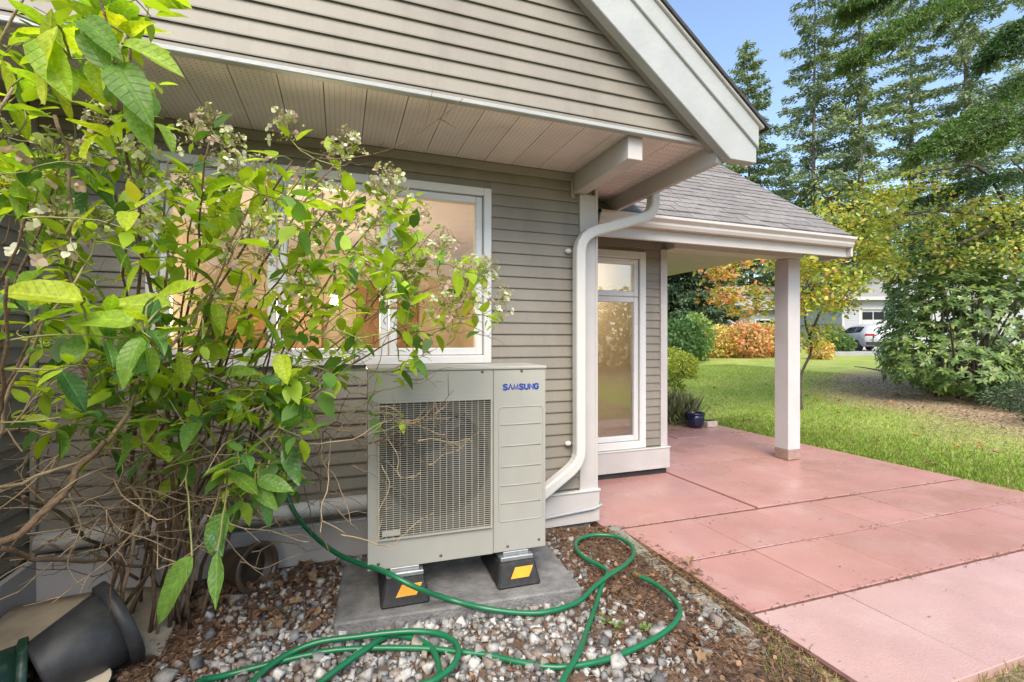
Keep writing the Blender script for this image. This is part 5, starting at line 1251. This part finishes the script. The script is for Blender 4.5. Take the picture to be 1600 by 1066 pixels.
for r_ in range(4):
    for c_i in range(6):
        x0 = 1.24+c_i*.675; z0 = .07+r_*.61
        if r_ < 3: q = box('door_panel', (x0, x0+.6, .05, .079, z0, z0+.5), m_ndoor, gd, .02); q.matrix_parent_inverse = Matrix()
        else: q = box('door_pane', (x0, x0+.6, .05, .079, z0, z0+.46), m_carglass, gd, .01); q.matrix_parent_inverse = Matrix()
for b_ in ((1.06,1.17,-.03,.1,0,2.62),(5.29,5.4,-.03,.1,0,2.62),(1.06,5.4,-.03,.1,2.51,2.63)): box('door_casing', b_, m_trim, g, .005, True)
MB().prism([(-.5,3.15),(8.5,3.15),(4,4.9)], lambda u, v, w: (u, w, v), -.4, 6.4).build('roof', m_nroof, g, local=True)
box('fascia', (-.5, 8.5, -.46, -.405, 3.05, 3.25), m_trim, g, .01, True)
g = nb_house(1070, 36, 'long white neighbour house with a low grey roof behind the maple', -3)
box('wall', (0, 11.5, 0, 6, 0, 2.9), m_nwall, g, 0, True)
for i in range(20): box('siding_board', (.1, 11.4, -.022, -.002, .1+i*.138, .1+i*.138+.125), m_nwall, g, .004, True)
MB().prism([(-.6,2.85),(6.6,2.85),(3,5.0)], lambda u, v, w: (w, u, v), -.6, 12.0).build('roof', m_nroof, g, local=True)
for xx in (1.2, 5.2, 8.6):
    wv = box('window', (xx, xx+1.6, -.05, -.0225, 1.0, 2.2), m_frame, g, .01, True); q = box('pane', (xx+.1, xx+1.5, -.062, -.051, 1.1, 2.1), m_carglass, wv, 0); q.matrix_parent_inverse = Matrix()
g = nb_house(1560, 40, 'pale neighbour house with a light grey roof behind the rhododendron', 5)
box('wall', (0, 10, 0, 6, 0, 5.2), m_nwall, g, 0, True); MB().prism([(-.6,5.1),(6.6,5.1),(3,8.6)], lambda u, v, w: (w, u, v), -.6, 10.6).build('roof', m_nroof, g, local=True)
for xx in (1.2, 5.2):
    wv = box('window', (xx, xx+1.6, -.05, -.0225, 3.2, 4.6), m_frame, g, .01, True); q = box('pane', (xx+.1, xx+1.5, -.062, -.051, 3.3, 4.5), m_carglass, wv, 0); q.matrix_parent_inverse = Matrix()

cpz = atd(1381, 533, 24.6); cz_ = .86
car = empty('parked_car', (cpz.x, cpz.y, cz_), R(-YAW-14), label='white hatchback car parked on the driveway, tail towards the lawn', cat='car')
# local: x width, y length (tail at 0), z up. stations: y, half width low, half width belt, z floor, z belt, half width roof, z roof
st = [(0.0,.80,.82,.45,.86,.60,.90),(.10,.86,.88,.33,1.0,.62,1.16),(.45,.88,.90,.24,1.0,.62,1.40),(1.2,.89,.91,.22,.98,.64,1.46),(2.3,.89,.91,.22,.96,.62,1.42),(3.0,.89,.91,.22,.94,.60,1.12),(3.4,.88,.89,.22,.92,.75,.95),(4.1,.84,.84,.24,.78,.70,.81),(4.3,.70,.72,.34,.66,.55,.68)]
vs_ = []; fs = []
for y_, wl, wb, zf, zb, wr, zr in st:
    half = [(0,zf),(wl*.85,zf),(wl,zf+.14),(wb,(zf+zb)/2+.05),(wb*.97,zb),(wr+ (wb-wr)*.15,zb+(zr-zb)*.75),(wr*.85,zr-.01),(0,zr+.02)]
    vs_ += [(x_, y_, z_) for x_, z_ in half] + [(-x_, y_, z_) for x_, z_ in half[-2:0:-1]]
K = 14
for i in range(len(st)-1):
    for j in range(K): fs.append((i*K+j, i*K+(j+1)%K, (i+1)*K+(j+1)%K, (i+1)*K+j))
fs += [tuple(range(K)), tuple(range((len(st)-1)*K, len(st)*K))]
body = MB().add(vs_, fs).build('body', m_car, car, True, local=True)
def panel(name, i0, i1, j0, j1, mt, off=.012, shrink=.07):
    q = [Vector(vs_[i0*K+j0]), Vector(vs_[i1*K+j0]), Vector(vs_[i1*K+j1]), Vector(vs_[i0*K+j1])]; c = sum(q, Vector())/4
    nrm = (q[1]-q[0]).cross(q[3]-q[0]).normalized(); nrm = nrm if nrm.dot(c-Vector((0,2,.8))) > 0 else -nrm
    q = [c+(p-c)*(1-shrink)+nrm*off for p in q]; q2 = [p-nrm*.02 for p in q]
    MB().add(q+q2, [(0,1,2,3),(7,6,5,4),(0,4,5,1),(1,5,6,2),(2,6,7,3),(3,7,4,0)]).build(name, mt, car, local=True)
for i0 in (2, 3, 4):
    panel('side_window', i0, i0+1, 4, 5, m_carglass); panel('side_window', i0, i0+1, 9, 10, m_carglass)
MB().add([(-.55,.06,1.0),(.55,.06,1.0),(.5,.40,1.36),(-.5,.40,1.36),(-.55,.10,.98),(.55,.10,.98),(.5,.44,1.34),(-.5,.44,1.34)], [(0,1,2,3),(7,6,5,4),(0,4,5,1),(1,5,6,2),(2,6,7,3),(3,7,4,0)]).build('rear_window', m_carglass, car, local=True)
for sg in (-1, 1):
    MB().box(sg*.62-.22, sg*.62+.22, -.02, .10, .80, .93).build('tail_light', m_tail, car, local=True, bevel=.03)
    MB().box(sg*1.0-.10, sg*1.0+.10, 2.85, 2.95, .96, 1.10).build('mirror', m_car, car, local=True, bevel=.03)
MB().box(-.26,.26,-.015,.02,.62,.74).build('number_plate', m_frame, car, local=True)
MB().box(-.78,.78,-.04,.08,.34,.50).build('bumper', m_tyre, car, local=True, bevel=.03)
for sg in (-1, 1):
    for yy in (.85, 3.4):
        wm = Matrix.Translation((sg*.80, yy, .32)) @ Matrix.Rotation(R(90),4,'Y'); wh = MB().lathe([(.19,-.12),(.29,-.12),(.325,-.08),(.325,.08),(.29,.12),(.19,.12)], wm, 22).build('wheel', m_tyre, car, True, local=True)
        rm_ = MB().lathe([(.001,-.10),(.10,-.11),(.19,-.105),(.20,0),(.19,.105),(.10,.11),(.001,.10)], wm, 16).build('rim', m_rim, wh, True); rm_.matrix_parent_inverse = Matrix()
